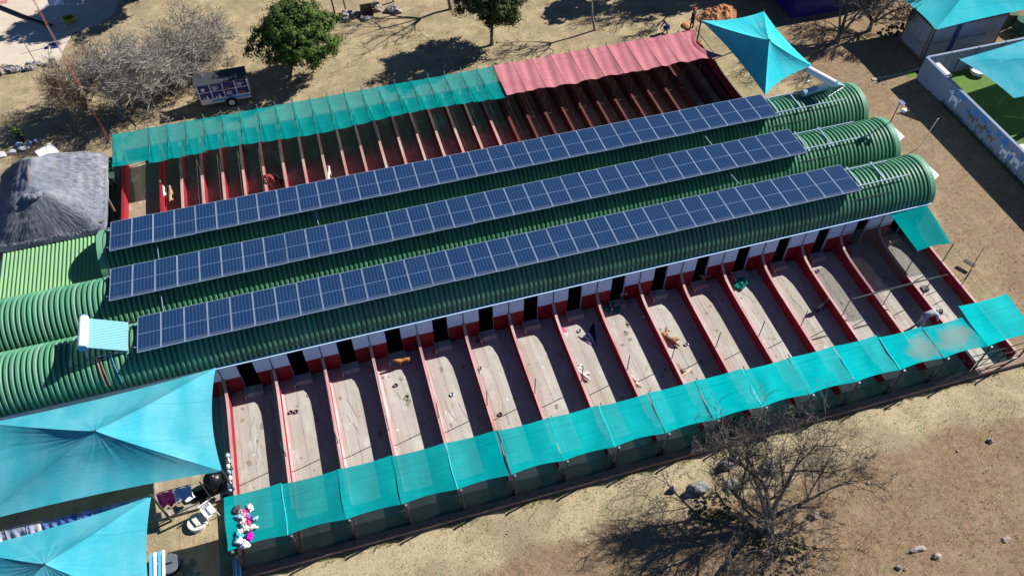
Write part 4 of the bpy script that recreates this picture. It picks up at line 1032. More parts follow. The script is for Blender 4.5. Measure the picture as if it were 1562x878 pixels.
# ================================================================== TRAILER
t = thing('display_trailer', 'navy panelled box trailer with a white grid and dark sloping roof', 'trailer', (1.6, 23.4, 0))
rot = Matrix.Rotation(math.radians(1.0), 4, 'Z')
def L(x, y, z): return Vector((1.45 + x, 23.25 + y, z))
mb = MB()
hx, hy = 1.6, .56
mb.box(1.45-hx, 1.45+hx, 23.25-hy, 23.25+hy, .38, .46)
mb.box(1.45-hx+.01, 1.45+hx-.01, 23.25-hy+.01, 23.25+hy-.01, .46, 1.86); mb.build('body', M['whiteplastic'], t)
mb = MB()
mb.quad(L(-hx-.05,-hy-.04,1.90), L(hx+.05,-hy-.04,1.90), L(hx+.05,hy+.04,2.02), L(-hx-.05,hy+.04,2.02)); mb.quad(L(-hx-.05,-hy-.04,1.86), L(hx+.05,-hy-.04,1.86), L(hx+.05,-hy-.04,1.90), L(-hx-.05,-hy-.04,1.90)); mb.quad(L(-hx-.05,hy+.04,1.72), L(-hx-.05,-hy-.04,1.72), L(-hx-.05,-hy-.04,2.02), L(-hx-.05,hy+.04,2.02)); mb.quad(L(hx+.05,-hy-.04,1.72), L(hx+.05,hy+.04,1.72), L(hx+.05,hy+.04,1.90), L(hx+.05,-hy-.04,1.90))
mb.build('roof', M['post'], t)
mb = MB()
for i in range(4):
    for j in range(2):
        xa = -hx + .06 + i*.785; za = .74 + j*.55
        mb.box(1.45+xa+.03, 1.45+xa+.745, 23.25-hy-.004, 23.25-hy+.006, za+.03, za+.52)
mb.box(1.45-hx-.004, 1.45-hx+.006, 23.25-hy+.08, 23.25+hy-.08, .75, 1.80)
mb.build('side_panel', M['navy'], t)
mb = MB(); rq = random.Random(8)
for i, j, kind in ((0,1,'c'),(1,1,'t'),(3,1,'t'),(2,0,'t'),(0,0,'d'),(1,0,'d'),(2,1,'b'),(3,0,'b')):
    xa = 1.45-hx+.06+i*.785+.1; za = .74+j*.55+.08; yy = 23.25-hy-.007
    if kind == 'c': mb.lathe([(0,0),(.13,0)], 14, (xa+.22, yy, za+.15), mat=Matrix.Rotation(PI/2, 4, 'X'))
    if kind == 't':
        for r_ in range(4): wd = rq.uniform(.25,.45); mb.quad((xa+.02,yy,za+.03+r_*.075),(xa+.02+wd,yy,za+.03+r_*.075),(xa+.02+wd,yy,za+.07+r_*.075),(xa+.02,yy,za+.07+r_*.075))
    if kind == 'd': mb.tri((xa+.25,yy,za-.04),(xa+.45,yy,za-.04),(xa+.34,yy,za+.3)); mb.tri((xa+.05,yy,za-.02),(xa+.2,yy,za-.02),(xa+.12,yy,za+.14))
mb.build('panel_print', M['muralwhite'], t)
mb = MB(); mb.quad(L(.9,-hy-.008,.78), L(1.35,-hy-.008,.78), L(1.30,-hy-.008,1.0), L(.95,-hy-.008,1.02)); mb.quad(L(.02,-hy-.008,1.3), L(.5,-hy-.008,1.3), L(.45,-hy-.008,1.5), L(.05,-hy-.008,1.5)); mb.build('brown_print', M['rust'], t)
mb = MB(); mb.box(1.45-.9, 1.45+hx, 23.25-hy-.006, 23.25-hy+.004, .50, .68); mb.build('blue_band', M['skyblue'], t)
for s in (-1, 1):
    mb = MB(); c = Vector((1.75, 23.25+s*(hy+.09), .33)); R_ = Matrix.Rotation(PI/2, 4, 'X')
    mb.lathe([(.20,-.09),(.33,-.09),(.345,-.04),(.345,.04),(.33,.09),(.20,.09)], 20, c, mat=R_); wh = mb.build('wheel', M['rubber'], t)
    mb = MB(); mb.lathe([(0,-.05),(.10,-.06),(.20,-.085),(.20,.085),(.1,.06),(0,.05)], 16, c, mat=R_); mb.build('rim', M['muralwhite'], wh)
    mb = MB(); mb.grid(lambda a, b: (1.75+.42*math.cos(PI*a), 23.25+s*(hy+.0+.2*b), .33+.42*math.sin(PI*a)), 12, 1); mb.build('mudguard', M['skyblue'], t)
mb = MB(); mb.tube([L(-hx, -.35, .42), L(-hx-.95, 0, .44)], .03, 6); mb.tube([L(-hx, .35, .42), L(-hx-.95, 0, .44)], .03, 6); mb.tube([L(-hx-.9, 0, .44), L(-hx-.9, 0, .02)], .03, 6); mb.build('drawbar', M['rust'], t)

# ================================================================== MAST, POLES, SIGN
b0 = P(167, 215); top = Vector((b0.x - .35, b0.y + .2, 12.5))
t = thing('lattice_mast', 'slender red and white lattice mast at the left end of the back pens', 'mast', tuple(b0))
for seg in range(6):
    mb = MB(); f0, f1 = seg/6, (seg+1)/6
    for q in range(3):
        an = 2*PI*q/3; d = Vector((math.cos(an), math.sin(an), 0))*.05
        mb.tube([b0 + (top-b0)*f0 + d, b0 + (top-b0)*f1 + d], .009, 4)
    for r_ in range(9):
        g0 = f0 + (f1-f0)*r_/9; g1 = f0 + (f1-f0)*(r_+1)/9
        for q in range(3):
            a1 = 2*PI*q/3; a2 = 2*PI*(q+1)/3
            mb.tube([b0 + (top-b0)*g0 + Vector((math.cos(a1), math.sin(a1), 0))*.05, b0 + (top-b0)*g1 + Vector((math.cos(a2), math.sin(a2), 0))*.05], .005, 3)
    mb.build('section', mat('mast_paint_%d' % seg, (.50,.16,.10) if seg % 2 == 0 else (.42,.25,.2), .6), t)
def pole(u, v, h, r, m, label, lean=(0,0), name='thin_pole', grp=None):
    b = P(u, v); mb = MB(); mb.tube([b, b + Vector((lean[0], lean[1], h))], r, 6); return tag(mb.build(name, m, origin=b), label, 'pole', grp)
pole(1400, 227, 2.4, .03, M['steel'], 'grey pole in the brown yard right of the middle roof', (.3, -.1))
pole(1472, 425, 2.2, .02, M['post'], 'thin dark pole outside the right end wall of the front pens', (.25, .25))
pole(55, 96, 2.3, .025, M['wood'], 'thin brown pole on the pale yard', (-.1, 0)); pole(112, 62, 2.4, .03, M['post'], 'dark pole between the pale yard and the tan tree', (-.2, .1))
for q, (u, v) in enumerate(((511, 22), (528, 18))): pole(u, v, 2.8, .07, M['bark'], 'dark trunk-like post at the rubble, %s' % ('left one' if q == 0 else 'right one'), (-.15, .1), 'timber_post', 'timber posts at the rubble')
pole(600, 3, 3, .08, M['bark'], 'dark timber post at the top edge right of the rubble', (0, 0), 'timber_post')
t = thing('light_pole', 'small solar floodlight on a pole at the east end of the middle roof', 'lamp', (38.5, 5.2, 3.4)); tb = P(1376, 157, 5.4)
mb = MB(); mb.tube([(38.52, 5.15, 0), (38.55, 5.2, 3.2), (tb.x-.15, tb.y, tb.z)], .03, 6); mb.build('pole', M['post'], t)
mb = MB(); mb.box(-.22, .22, -.17, .17, -.02, .02, mat=Matrix.Translation(tb) @ Euler((.3, .2, .6)).to_matrix().to_4x4()); mb.build('solar_cell', M['navy'], t)
mb = MB(); mb.ico(tb + Vector((.1, -.25, -.35)), (.18, .15, .1), 2); mb.build('lamp', M['whiteplastic'], t)
# sign at top-left
t = thing('sign_board', 'pale blue sign board hanging on a thin pole at the top left', 'sign', tuple(P(92, 24)))
b0 = P(92, 24); mb = MB(); mb.tube([b0, b0 + Vector((-.25, .1, 2.2))], .025, 6); mb.build('pole', M['steel'], t)
c = P(83, -3, 1.9); mb = MB(); mb.box(-.5, .5, -.03, .03, -.5, .5, mat=Matrix.Translation(c) @ Euler((-.5, .1, .15)).to_matrix().to_4x4()); mb.build('board', mat('pale_sign', (.42, .55, .72), .6), t)
mb = MB(); mb.box(-.09, .09, -.04, -.031, .05, .3, mat=Matrix.Translation(c) @ Euler((-.5, .1, .15)).to_matrix().to_4x4()); mb.build('mark', M['muralblue'], t)
p = P(107, 33, .0); mb = MB(); n = 22
mb.tube([p + Vector((math.cos(2*PI*q/n)*.42, math.sin(2*PI*q/n)*.36, .3)) for q in range(n+1)], .07, 6, caps=False); mb.lathe([(.42, .28), (.36, 0)], 18, p)
tag(mb.build('yellow_tyre', mat('yellow_paint', (.38, .34, .03), .7), origin=p), 'yellow painted tyre in the tree shade at the top left', 'tyre')
for q, (u, v, sx, sy, lb) in enumerate(((84, 70.5, .24, .28, 'larger dark blue mat on the pale yard'), (72, 73.5, .11, .16, 'smaller dark blue mat on the pale yard'))):
    p = P(u, v); mb = MB(); mb.box(p.x-sx, p.x+sx, p.y-sy, p.y+sy, .008, .06); tag(mb.build('blue_mat', M['navy'], origin=p), lb, 'mat')
# black drain/pipe line across the yard
mb = MB(); mb.tube([P(-30, 0, .1), P(0, 10, .1), P(35, 24, .1), P(78, 39, .1)], .12, 6); tag(mb.build('drain_pipe', M['black'], origin=P(40, 25)), 'black pipe lying across the pale yard', 'pipe')
p = P(4, 4); mb = MB(); mb.box(p.x-1.2, p.x+.35, p.y-.2, p.y+.25, .01, .03); tag(mb.build('red_mat', cloth('pink_red_cloth', (.55, .2, .2)), origin=p), 'faded pink mat at the top left corner', 'mat')

# ================================================================== ROCKS
def rock(u, v, r, seed, m, label, name='rock', group=None, flat=.6, jit=.55):
    p = P(u, v); mb = MB(); r = Vector(r if isinstance(r, tuple) else (r, r*.8, r*flat)); mb.ico((p.x, p.y, r.z*.35), r, 3, jit=jit, seed=seed, freq=1.6)
    return tag(mb.build(name, m, origin=(p.x, p.y, 0)), label, 'rock', group)
rock(1064, 746, (.56, .28, .30), 1, M['rock'], 'long grey rock with a white lit top left of the bare tree', 'boulder')
rock(1027, 746, (.13, .16, .2), 2, M['rockwarm'], 'small stone just left of the long grey rock')
rock(1112, 708, (.48, .26, .30), 3, M['rock'], 'grey boulder under the left limbs of the bare tree', 'boulder')
rock(1172, 714, (.34, .32, .26), 4, M['rock'], 'grey boulder among the bare tree branches nearest the kerb', 'boulder')
rock(1118, 742, (.4, .3, .16), 14, M['rock'], 'flat pale rock between the two grey boulders', 'boulder')
rock(1240, 787, (.24, .16, .14), 5, M['rockwarm'], 'pinkish stone right of the bare tree trunk')
rock(1398, 838, (.42, .12, .1), 6, M['rockwarm'], 'long pale stone low in the right field'); rock(1428, 848, (.22, .15, .1), 7, M['rockwarm'], 'pale stone right of the long pale one'); rock(1370, 865, (.12, .1, .1), 8, M['rock'], 'small grey stone at the bottom of the right field')
rock(1510, 672, (.15, .12, .12), 9, M['rock'], 'small dark stone high in the right field'); rock(1534, 822, (.2, .1, .07), 10, M['rockwarm'], 'flat stone near the right edge of the field')
rr = random.Random(12)
for q in range(46):
    u = rr.uniform(-6, 90); v = 108 - u*.09 + rr.uniform(-5, 5)
    rock(u, v, rr.uniform(.16, .30), 100+q, M['rock'] if q % 3 else M['rockwarm'], 'stone in the rough dry-stone row along the pale yard', 'stone', 'stones of the dry-stone row', .8)
for q in range(26):
    u = rr.choice([rr.uniform(505, 565), rr.uniform(572, 610)]); v = (28 - (u-505)*.05 if u < 568 else 14) + rr.uniform(-6, 6)
    rock(u, v, rr.uniform(.14, .36), 200+q, M['rockwarm'] if q % 2 else M['rock'], 'stone in the rubble heap along the dry field at the top', 'stone', 'stones of the top rubble heap', .8)
for q in range(18):
    u, v = rr.choice([(rr.uniform(830, 900), rr.uniform(12, 24)), (rr.uniform(545, 760), rr.uniform(40, 115)), (rr.uniform(1290, 1560), rr.uniform(650, 870)), (rr.uniform(0, 60), rr.uniform(150, 190))])
    rock(u, v, rr.uniform(.04, .12), 300+q, M['rockwarm'], 'small loose stone lying on the dry grass', 'stone', 'loose stones on the dry grass')
p = P(560, 22); mb = MB(); mb.box(p.x-.45, p.x+.45, p.y-.3, p.y+.3, 0, .04); mb.box(p.x-.45, p.x-.41, p.y-.3, p.y+.3, .04, .7); mb.box(p.x+.41, p.x+.45, p.y-.3, p.y+.3, .04, .7); mb.box(p.x-.41, p.x+.41, p.y+.26, p.y+.3, .04, .7)
tag(mb.build('open_crate', M['wood'], origin=p), 'dark open wooden crate on the rubble at the top', 'crate')
for q, (u, v, r_) in enumerate(((3, 238, .26), (20, 233, .2), (38, 228, .26), (30, 222, .18), (46, 220, .15), (54, 217, .12))):
    p = P(u, v); mb = MB(); mb.ico((p.x, p.y, .1), (r_*1.2, r_*.8, .14), 2, jit=.5, seed=q); tag(mb.build('plastic_bag', M['whiteplastic'] if q < 3 else cloth('pale_blue_bag_%d' % q, (.4, .55, .8)), origin=p), 'pale plastic bag in the row behind the thatched hut' if q < 3 else 'pale blue bag beside the potted plant', 'bag', 'bags behind the hut')
p = P(33, 215); t = thing('potted_plant', 'dark potted plant in the shade behind the thatched hut', 'plant', tuple(p)); mb = MB(); mb.lathe([(0, .4), (.24, .4), (.26, .42), (.2, 0)], 14, p); mb.build('pot', M['black'], t); leaf_crown((p.x, p.y, .75), (.45, .4, .42), 20, 20, 3, .09).build('leaves', M['leaf1'], t)

# ================================================================== FIGURES
def skinned(name, pts, edges, rads, root, parent, mats, facemat, sub=1):
    """one continuous surface grown over a skeleton"""
    me = bpy.data.meshes.new(name + '_rig'); o0 = Vector(parent['_o']) if parent is not None else Vector()
    names = list(pts)
    me.from_pydata([tuple(pts[n]) for n in names], [(names.index(a), names.index(b)) for a, b in edges], [])
    o = bpy.data.objects.new(name, me); C.objects.link(o)
    md = o.modifiers.new('s', 'SKIN'); md.use_smooth_shade = True
    for i, n_ in enumerate(names):
        sv = me.skin_vertices[0].data[i]; r = rads[n_]; sv.radius = r if isinstance(r, tuple) else (r, r); sv.use_root = (n_ == root)
    sd = o.modifiers.new('d', 'SUBSURF'); sd.levels = sub; sd.render_levels = sub
    dg = bpy.context.evaluated_depsgraph_get(); dg.update()
    m2 = bpy.data.meshes.new_from_object(o.evaluated_get(dg)); o.modifiers.clear(); o.data = m2; bpy.data.meshes.remove(me)
    m2.materials.clear()
    for q in mats: m2.materials.append(q)
    kd = [(n_, pts[n_]) for n_ in names]
    for p in m2.polygons:
        c = p.center; best = min(kd, key=lambda t_: (t_[1]-c).length_squared)[0]; p.material_index = facemat.get(best, 0); p.use_smooth = True
    o.parent = parent; o['_o'] = tuple(o0); o.name = name
    return o
def person(label, base, rz, pose, shirt, trouser, hat=None, cap=True, scale=1.0):
    t = thing('person', label, 'person', tuple(base)); t.rotation_euler.z = rz; t.scale = (scale,)*3; t['_o'] = (0, 0, 0)
    J = {}; V = Vector
    if pose == 'stand':
        J = dict(hip=V((0,0,.92)), waist=V((0,0,1.08)), chest=V((.01,0,1.30)), neck=V((.02,0,1.48)), head0=V((.04,0,1.58)), head1=V((.05,0,1.70)))
        for s, n_ in ((1,'l'),(-1,'r')):
            J.update({n_+'hip': V((0,.10*s,.88)), n_+'kn': V((.03*s,.12*s,.48)), n_+'an': V((-.02+.05*s,.13*s,.08)), n_+'toe': V((.14+.05*s,.15*s,.04)), n_+'sh': V((.0,.20*s,1.42)), n_+'el': V((-.02,.27*s,1.14)), n_+'wr': V((.10,.25*s,.92)), n_+'ha': V((.14,.24*s,.83))})
    elif pose == 'bend':
        J = dict(hip=V((-.15,0,.86)), waist=V((-.02,0,1.0)), chest=V((.22,0,1.12)), neck=V((.42,0,1.14)), head0=V((.52,0,1.10)), head1=V((.62,0,1.05)))
        for s, n_ in ((1,'l'),(-1,'r')):
            J.update({n_+'hip': V((-.15,.10*s,.83)), n_+'kn': V((-.05,.13*s,.45)), n_+'an': V((-.14,.14*s,.08)), n_+'toe': V((.03,.16*s,.04)), n_+'sh': V((.34,.19*s,1.08)), n_+'el': V((.42,.24*s,.82)), n_+'wr': V((.5,.2*s,.6)), n_+'ha': V((.52,.18*s,.51))})
    else:  # crouch
        J = dict(hip=V((-.18,0,.36)), waist=V((-.10,0,.52)), chest=V((.06,0,.72)), neck=V((.18,0,.86)), head0=V((.25,0,.92)), head1=V((.31,0,1.01)))
        for s, n_ in ((1,'l'),(-1,'r')):
            J.update({n_+'hip': V((-.16,.11*s,.34)), n_+'kn': V((.20,.17*s,.47)), n_+'an': V((-.03,.16*s,.08)), n_+'toe': V((.12,.18*s,.04)), n_+'sh': V((.11,.19*s,.79)), n_+'el': V((.28,.24*s,.60)), n_+'wr': V((.42,.14*s,.46)), n_+'ha': V((.48,.11*s,.40))})
    E = [('hip','waist'),('waist','chest'),('chest','neck'),('neck','head0'),('head0','head1')]
    R_ = dict(hip=(.15,.13), waist=(.14,.11), chest=(.17,.12), neck=.06, head0=.085, head1=.085)
    for n_ in 'lr':
        E += [('hip', n_+'hip'), (n_+'hip', n_+'kn'), (n_+'kn', n_+'an'), (n_+'an', n_+'toe'), ('chest', n_+'sh'), (n_+'sh', n_+'el'), (n_+'el', n_+'wr'), (n_+'wr', n_+'ha')]
        R_.update({n_+'hip': .105, n_+'kn': .07, n_+'an': .05, n_+'toe': .04, n_+'sh': .07, n_+'el': .05, n_+'wr': .034, n_+'ha': .03})
    hd = J['head1'] - J['head0']; hd.normalize()
    # five short fingers on each hand
    for n_ in 'lr':
        hv = (J[n_+'ha'] - J[n_+'wr']).normalized(); sd = Vector((0,1,0)).cross(hv); sd = sd.normalized() if sd.length > .01 else Vector((1,0,0))
        for f in range(5):
            fn_ = n_+'f%d' % f; off = sd*(f-1.5)*.018
            J[fn_] = J[n_+'ha'] + (off + hv*(.07 - .008*abs(f-1.5)) if f < 4 else sd*-.05 + hv*.02); R_[fn_] = .008; E.append((n_+'ha', fn_))
    fm = {}
    for n_ in J:
        if n_ in ('neck','head0','head1') or n_[1:] in ('wr','ha') or n_[1:2] == 'f': fm[n_] = 0
        elif n_ in ('waist','chest') or n_[1:] in ('sh','el'): fm[n_] = 1
        else: fm[n_] = 2
        if n_[1:] in ('toe',): fm[n_] = 3
    skinned('body', J, E, R_, 'hip', t, [M['skin'], shirt, trouser, M['black']], fm)
    hc = J['head0'] + (J['head1']-J['head0'])*.6
    fwd = Vector((1,0,0)) if pose == 'stand' else Vector((.75,0,-.6)) if pose == 'bend' else Vector((.8,0,-.3))
    fwd = (fwd - hd*fwd.dot(hd)).normalized(); sd = hd.cross(fwd)
    mb = MB()
    for s in (-1, 1): mb.ico(hc + fwd*.088 + sd*.032*s + hd*.01, .012, 1)
    mb.build('eyes', M['whiteplastic'], t)
    mb = MB(); mb.ico(hc + fwd*.10 - hd*.02, (.018, .014, .022), 1); mb.ico(hc + fwd*.088 - hd*.06, (.012, .028, .008), 1)
    for s in (-1, 1): mb.ico(hc + sd*.092*s, (.018, .012, .028), 1)
    mb.build('face', M['skin'], t)
    rt = hd.to_track_quat('Z', 'Y').to_matrix().to_4x4()
    mb = MB(); mb.lathe([(.098, -.0), (.10, .05), (.075, .10), (.03, .125), (0, .128)], 14, hc, mat=rt)
    hm = hat or M['black']; hb = mb.build('hat' if hat else 'hair', hm, t, smooth=True)
    if hat:
        mb = MB(); mb.lathe([(.09, .012), (.155, .002), (.155, -.008), (.09, .0)], 16, hc + fwd*.02, mat=rt); mb.build('brim', hm, hb)
    return t
cBlue, cNavy, cDark, cWhite = cloth('royal_blue_cloth', (.015,.035,.30)), cloth('navy_cloth', (.02,.03,.10)), cloth('near_black_cloth', (.015,.014,.02)), cloth('white_overall_cloth', (.66,.68,.78))
cRed, cPink = cloth('red_check_cloth', (.40,.05,.05)), cloth('crimson_cap_cloth', (.60,.03,.10))
person('crouching person in royal blue behind the red shade cloth', P(1016, 50), 3.3, 'crouch', cBlue, cNavy)
person('standing person in dark clothes and a red cap by the sand heap', P(1054, 45), 2.2, 'stand', cDark, cDark, cPink)
person('person in white and blue overalls bending over near the right end of the front pens', P(1404, 498) , -.15, 'bend', cWhite, cloth('pale_blue_overall', (.30,.38,.66)), cWhite, scale=1.08)
person('person in a red top bending down in a narrow back pen', P(409, 287), -.7, 'bend', cRed, cDark, cRed, scale=.95)

def dog(label, u, v, rz, col, pose='stand', s=1.0, group=None, patch=None):
    b = P(u, v); b.z = .014
    t = thing('dog', label, 'dog', tuple(b)); t.rotation_euler.z = rz; t.scale = (s*.88,)*3; t['_o'] = (0,0,0)
    V = Vector
    if pose == 'stand':
        J = dict(rump=V((-.32,0,.50)), belly=V((0,0,.48)), chest=V((.26,0,.50)), neck=V((.40,0,.64)), head=V((.52,0,.72)), muz=V((.68,0,.68)), tail=V((-.48,0,.50)), tail2=V((-.64,0,.62)))
        for q, n_ in ((1,'l'),(-1,'r')):
            J.update({n_+'sh': V((.25,.09*q,.44)), n_+'el': V((.22,.10*q,.26)), n_+'fp': V((.26+.05*q,.10*q,.03)), n_+'th': V((-.30,.09*q,.42)), n_+'kn': V((-.22,.11*q,.30)), n_+'hk': V((-.40,.10*q,.17)), n_+'hp': V((-.34-.05*q,.10*q,.03))})
    else:
        J = dict(rump=V((-.32,0,.13)), belly=V((0,0,.14)), chest=V((.26,0,.14)), neck=V((.40,.03,.15)), head=V((.52,.06,.13)), muz=V((.67,.10,.09)), tail=V((-.47,-.03,.06)), tail2=V((-.66,-.12,.04)))
        for q, n_ in ((1,'l'),(-1,'r')):
            J.update({n_+'sh': V((.24,.10,.12+.02*q)), n_+'el': V((.20+.05*q,.26,.06)), n_+'fp': V((.32+.06*q,.44,.03)), n_+'th': V((-.30,.10,.11+.02*q)), n_+'kn': V((-.18+.05*q,.24,.07)), n_+'hk': V((-.36,.36,.05)), n_+'hp': V((-.28+.06*q,.48,.03))})
    E = [('rump','belly'),('belly','chest'),('chest','neck'),('neck','head'),('head','muz'),('rump','tail'),('tail','tail2')]
    R_ = dict(rump=.11, belly=.105, chest=.135, neck=.085, head=.085, muz=.04, tail=.03, tail2=.015)
    for n_ in 'lr':
        E += [('chest',n_+'sh'),(n_+'sh',n_+'el'),(n_+'el',n_+'fp'),('rump',n_+'th'),(n_+'th',n_+'kn'),(n_+'kn',n_+'hk'),(n_+'hk',n_+'hp')]
        R_.update({n_+'sh': .065, n_+'el': .04, n_+'fp': .03, n_+'th': .085, n_+'kn': .055, n_+'hk': .032, n_+'hp': .03})
    fm = {k: 0 for k in J}
    if patch:
        for k in patch[1]: fm[k] = 1
    skinned('body', J, E, R_, 'belly', t, [col, patch[0] if patch else col], fm)
    h = J['head']
    for q in (-1, 1):
        mb = MB(); mb.tri(h + V((-.03,.05*q,.06)), h + V((.03,.06*q,.06)), h + V((-.02,.09*q,.0+.13*(pose=='stand'))))
        mb.build('ear', patch[0] if patch else col, t)
    mb = MB(); mb.ico(J['muz'] + V((.035,.0,.01)), .016, 1)
    for q in (-1, 1): mb.ico(h + V((.06,.04*q,.035)), .012, 1)
    mb.build('nose_and_eyes', M['black'], t)
    return t
dTan, dBrown, dRust, dWhite, dBlack, dCream = cloth('tan_fur', (.42,.27,.14)), cloth('brown_fur', (.20,.09,.045)), cloth('ginger_fur', (.44,.17,.045)), cloth('white_fur', (.68,.65,.60)), cloth('black_fur', (.012,.012,.014)), cloth('cream_fur', (.60,.48,.34))
dog('ginger dog standing on the lit floor of the fourth front pen', 617, 556, 3.2, dRust, 'stand', .95, patch=(dBrown, ('muz','head','lfp','rfp')))
dog('white dog lying along the wall in the eighth front pen', 884, 570, -1.15, dWhite, 'lie', 1.1)
dog('cream dog lying by the wall in the ninth front pen above the cloth edge', 966, 580, 1.9, dCream, 'lie', 1.0)
dog('large brown dog stretched along the wall in the tenth front pen', 1018, 518, -1.1, dTan, 'lie', 1.25, patch=(dBrown, ('belly','chest','neck','lsh')))
dog('cream dog half under the cloth edge in the tenth front pen', 1043, 573, .4, dCream, 'lie', .95)
dog('white and tan dog on the step in the ninth doorway', 942, 452, -.9, dWhite, 'stand', .9, patch=(dTan, ('rump','belly','tail')))
dog('dusty tan dog on the step of the eleventh doorway', 1066, 427, -.8, cloth('dusty_fur', (.25,.2,.17)), 'stand', .95)
dog('black dog standing in the shade of the thirteenth front pen', 1250, 473, .25, dBlack, 'stand', .95, patch=(dWhite, ('muz',)))
dog('white dog standing against the wall in the second back pen', 253, 300, 1.7, dWhite, 'stand', 1.2)
dog('tan dog lying beside the white one in the second back pen', 264, 307, 1.5, dTan, 'stand', 1.1)
dog('white dog sitting by the panel edge in the ninth back pen', 503, 275, 1.3, dWhite, 'stand', 1.0)
dog('black and white dog under the net edge in the sixth back pen', 372, 232, 1.7, dBlack, 'stand', 1.0, patch=(dWhite, ('head','muz')))
dog('black dog beside the person in red in a narrow back pen', 428, 281, -1.0, dBlack, 'stand', 1.1)

# ------------------------------------------------------------------ things lying in the pens
def bowl(u, v, m, label, r=.095, name='dog_bowl'):
    p = P(u, v); mb = MB(); mb.lathe([(r*.65, .015), (r*.75, .02), (r*.95, .085), (r, .09), (r*1.12, .015), (r*.65, .012)], 16, p)
    return tag(mb.build(name, m, origin=(p.x, p.y, 0), smooth=True), label, 'bowl', 'dog bowls on the pen floors')
stb = mat('bright_steel', (.62, .66, .74), .25, metal=.8); drk = mat('maroon_plastic_bowl', (.10, .03, .05), .5)
for (u, v, m_, lb) in ((981,485.5,stb,'steel bowl alone in the upper part of the tenth front pen'), (1026,526,stb,'left of two steel bowls in the tenth front pen'), (1047,525.5,stb,'right of two steel bowls in the tenth front pen'),
    (787,529,stb,'pale bowl in the seventh front pen'), (728,521,drk,'dark bowl below the step of the sixth front pen'), (733,562,stb,'upper of two bowls by the wall in the sixth front pen'), (730,568,stb,'lower of two bowls by the wall in the sixth front pen'),
    (763,632,drk,'maroon bowl near the cloth edge in the sixth front pen'), (604,588,drk,'maroon bowl in the middle of the fourth front pen'), (444,629,drk,'left of two dark bowls in the second front pen'), (452,628,drk,'right of two dark bowls in the second front pen'), (884,505,stb,'small bowl by the blanket in the eighth front pen'), (1247,414,stb,'white bowl below the door of the fourteenth front pen'), (690,602,stb,'bowl in the shade of the fifth front pen'), (565,551,stb,'bowl in the shade of the third front pen')):
    bowl(u, v, m_, lb)
M['knot'] = netmat('bunched_teal_net', (.02, .30, .25), .05, (.01, .20, .18), .2, 6)
for (u, v, r_, sd, lb) in ((1129, 434, .42, 1, 'round bunched heap of teal netting in the twelfth front pen'), (934, 472, .36, 2, 'low crumpled heap of teal netting in the ninth front pen')):
    p = P(u, v); mb = MB(); q_ = random.Random(sd)
    for k in range(26):
        an = q_.uniform(0, 6.28); rr_ = q_.uniform(0, 1)**.6*r_; mb.ico((p.x + math.cos(an)*rr_, p.y + math.sin(an)*rr_*.8, .07 + q_.uniform(0, .1)), (q_.uniform(.06,.14), q_.uniform(.06,.14), .09), 2, jit=.7, seed=k+sd*30)
    tag(mb.build('net_heap', M['knot'], origin=(p.x, p.y, 0)), lb, 'net heap')
def rag(u, v, w_, h_, rz, m_, label, name='blanket', z=.02, wav=.06, sd=0, cat='blanket', group=None):
    p = P(u, v, z); R2 = Matrix.Rotation(rz, 3, 'Z'); mb = MB()
    def fn(a, b):
        k = 1 + .25*mnoise.noise(Vector((a*2+sd, b*2, sd)))
        q = R2 @ Vector(((a-.5)*w_*k, (b-.5)*h_*k, 0)); return (p.x + q.x, p.y + q.y, z + .005 + wav*abs(mnoise.noise(Vector((a*3+sd*7, b*3, 2)))) + .02*math.sin(a*PI)*math.sin(b*PI))
    mb.grid(fn, 10, 10); return tag(mb.build(name, m_, origin=(p.x, p.y, z), smooth=True), label, cat, group)
mnavy = cloth('dark_navy_blanket', (.012, .016, .07))
p = P(900, 513); mb = MB(); a, b, c, d = P(906, 492), P(910, 530), P(889, 515), P(897, 508)
mb.grid(lambda s, r: tuple((a*(1-s)+b*s)*(1-r) + (d*(1-s)+c*s)*r + Vector((0,0,.03+.12*abs(math.sin(s*5+r*3))))), 10, 8)
tag(mb.build('blanket', mnavy, origin=p, smooth=True), 'dark navy blanket spread across the shade edge in the eighth front pen', 'blanket')
rag(893, 519, .12, .95, .62, cloth('striped_hem_cloth', (.35, .22, .42)), 'striped edge cloth along the navy blanket', sd=3)
rag(857, 504, .38, .42, .4, cloth('hot_pink_cloth', (.68, .08, .22)), 'pink and red cloth by the wall in the eighth front pen', sd=4); rag(862, 511, .3, .22, .9, cloth('white_rag_cloth', (.66,.62,.6)), 'white rag trailing from the pink cloth', sd=5)
rag(853, 495, .22, .3, .3, cloth('grey_rag_cloth', (.16,.15,.18)), 'grey rag above the pink cloth in the eighth front pen', sd=6)
M['stain'] = mat('damp_stain', (.20, .20, .16), .6)
mb = MB(); q_ = random.Random(3)
for (u, v, r_) in ((622, 603, .12), (620, 608, .17), (624, 612, .13), (622, 617, .1), (955, 509, .16), (961, 518, .14), (950, 526, .12), (953, 505, .08)):
    p = P(u, v); n = 12; ring = [Vector((p.x + math.cos(2*PI*k/n)*r_*q_.uniform(.5,1.2), p.y + math.sin(2*PI*k/n)*r_*q_.uniform(.5,1.2), .018)) for k in range(n)]
    for k in range(n): mb.tri(Vector((p.x, p.y, .018)), ring[k], ring[(k+1) % n])
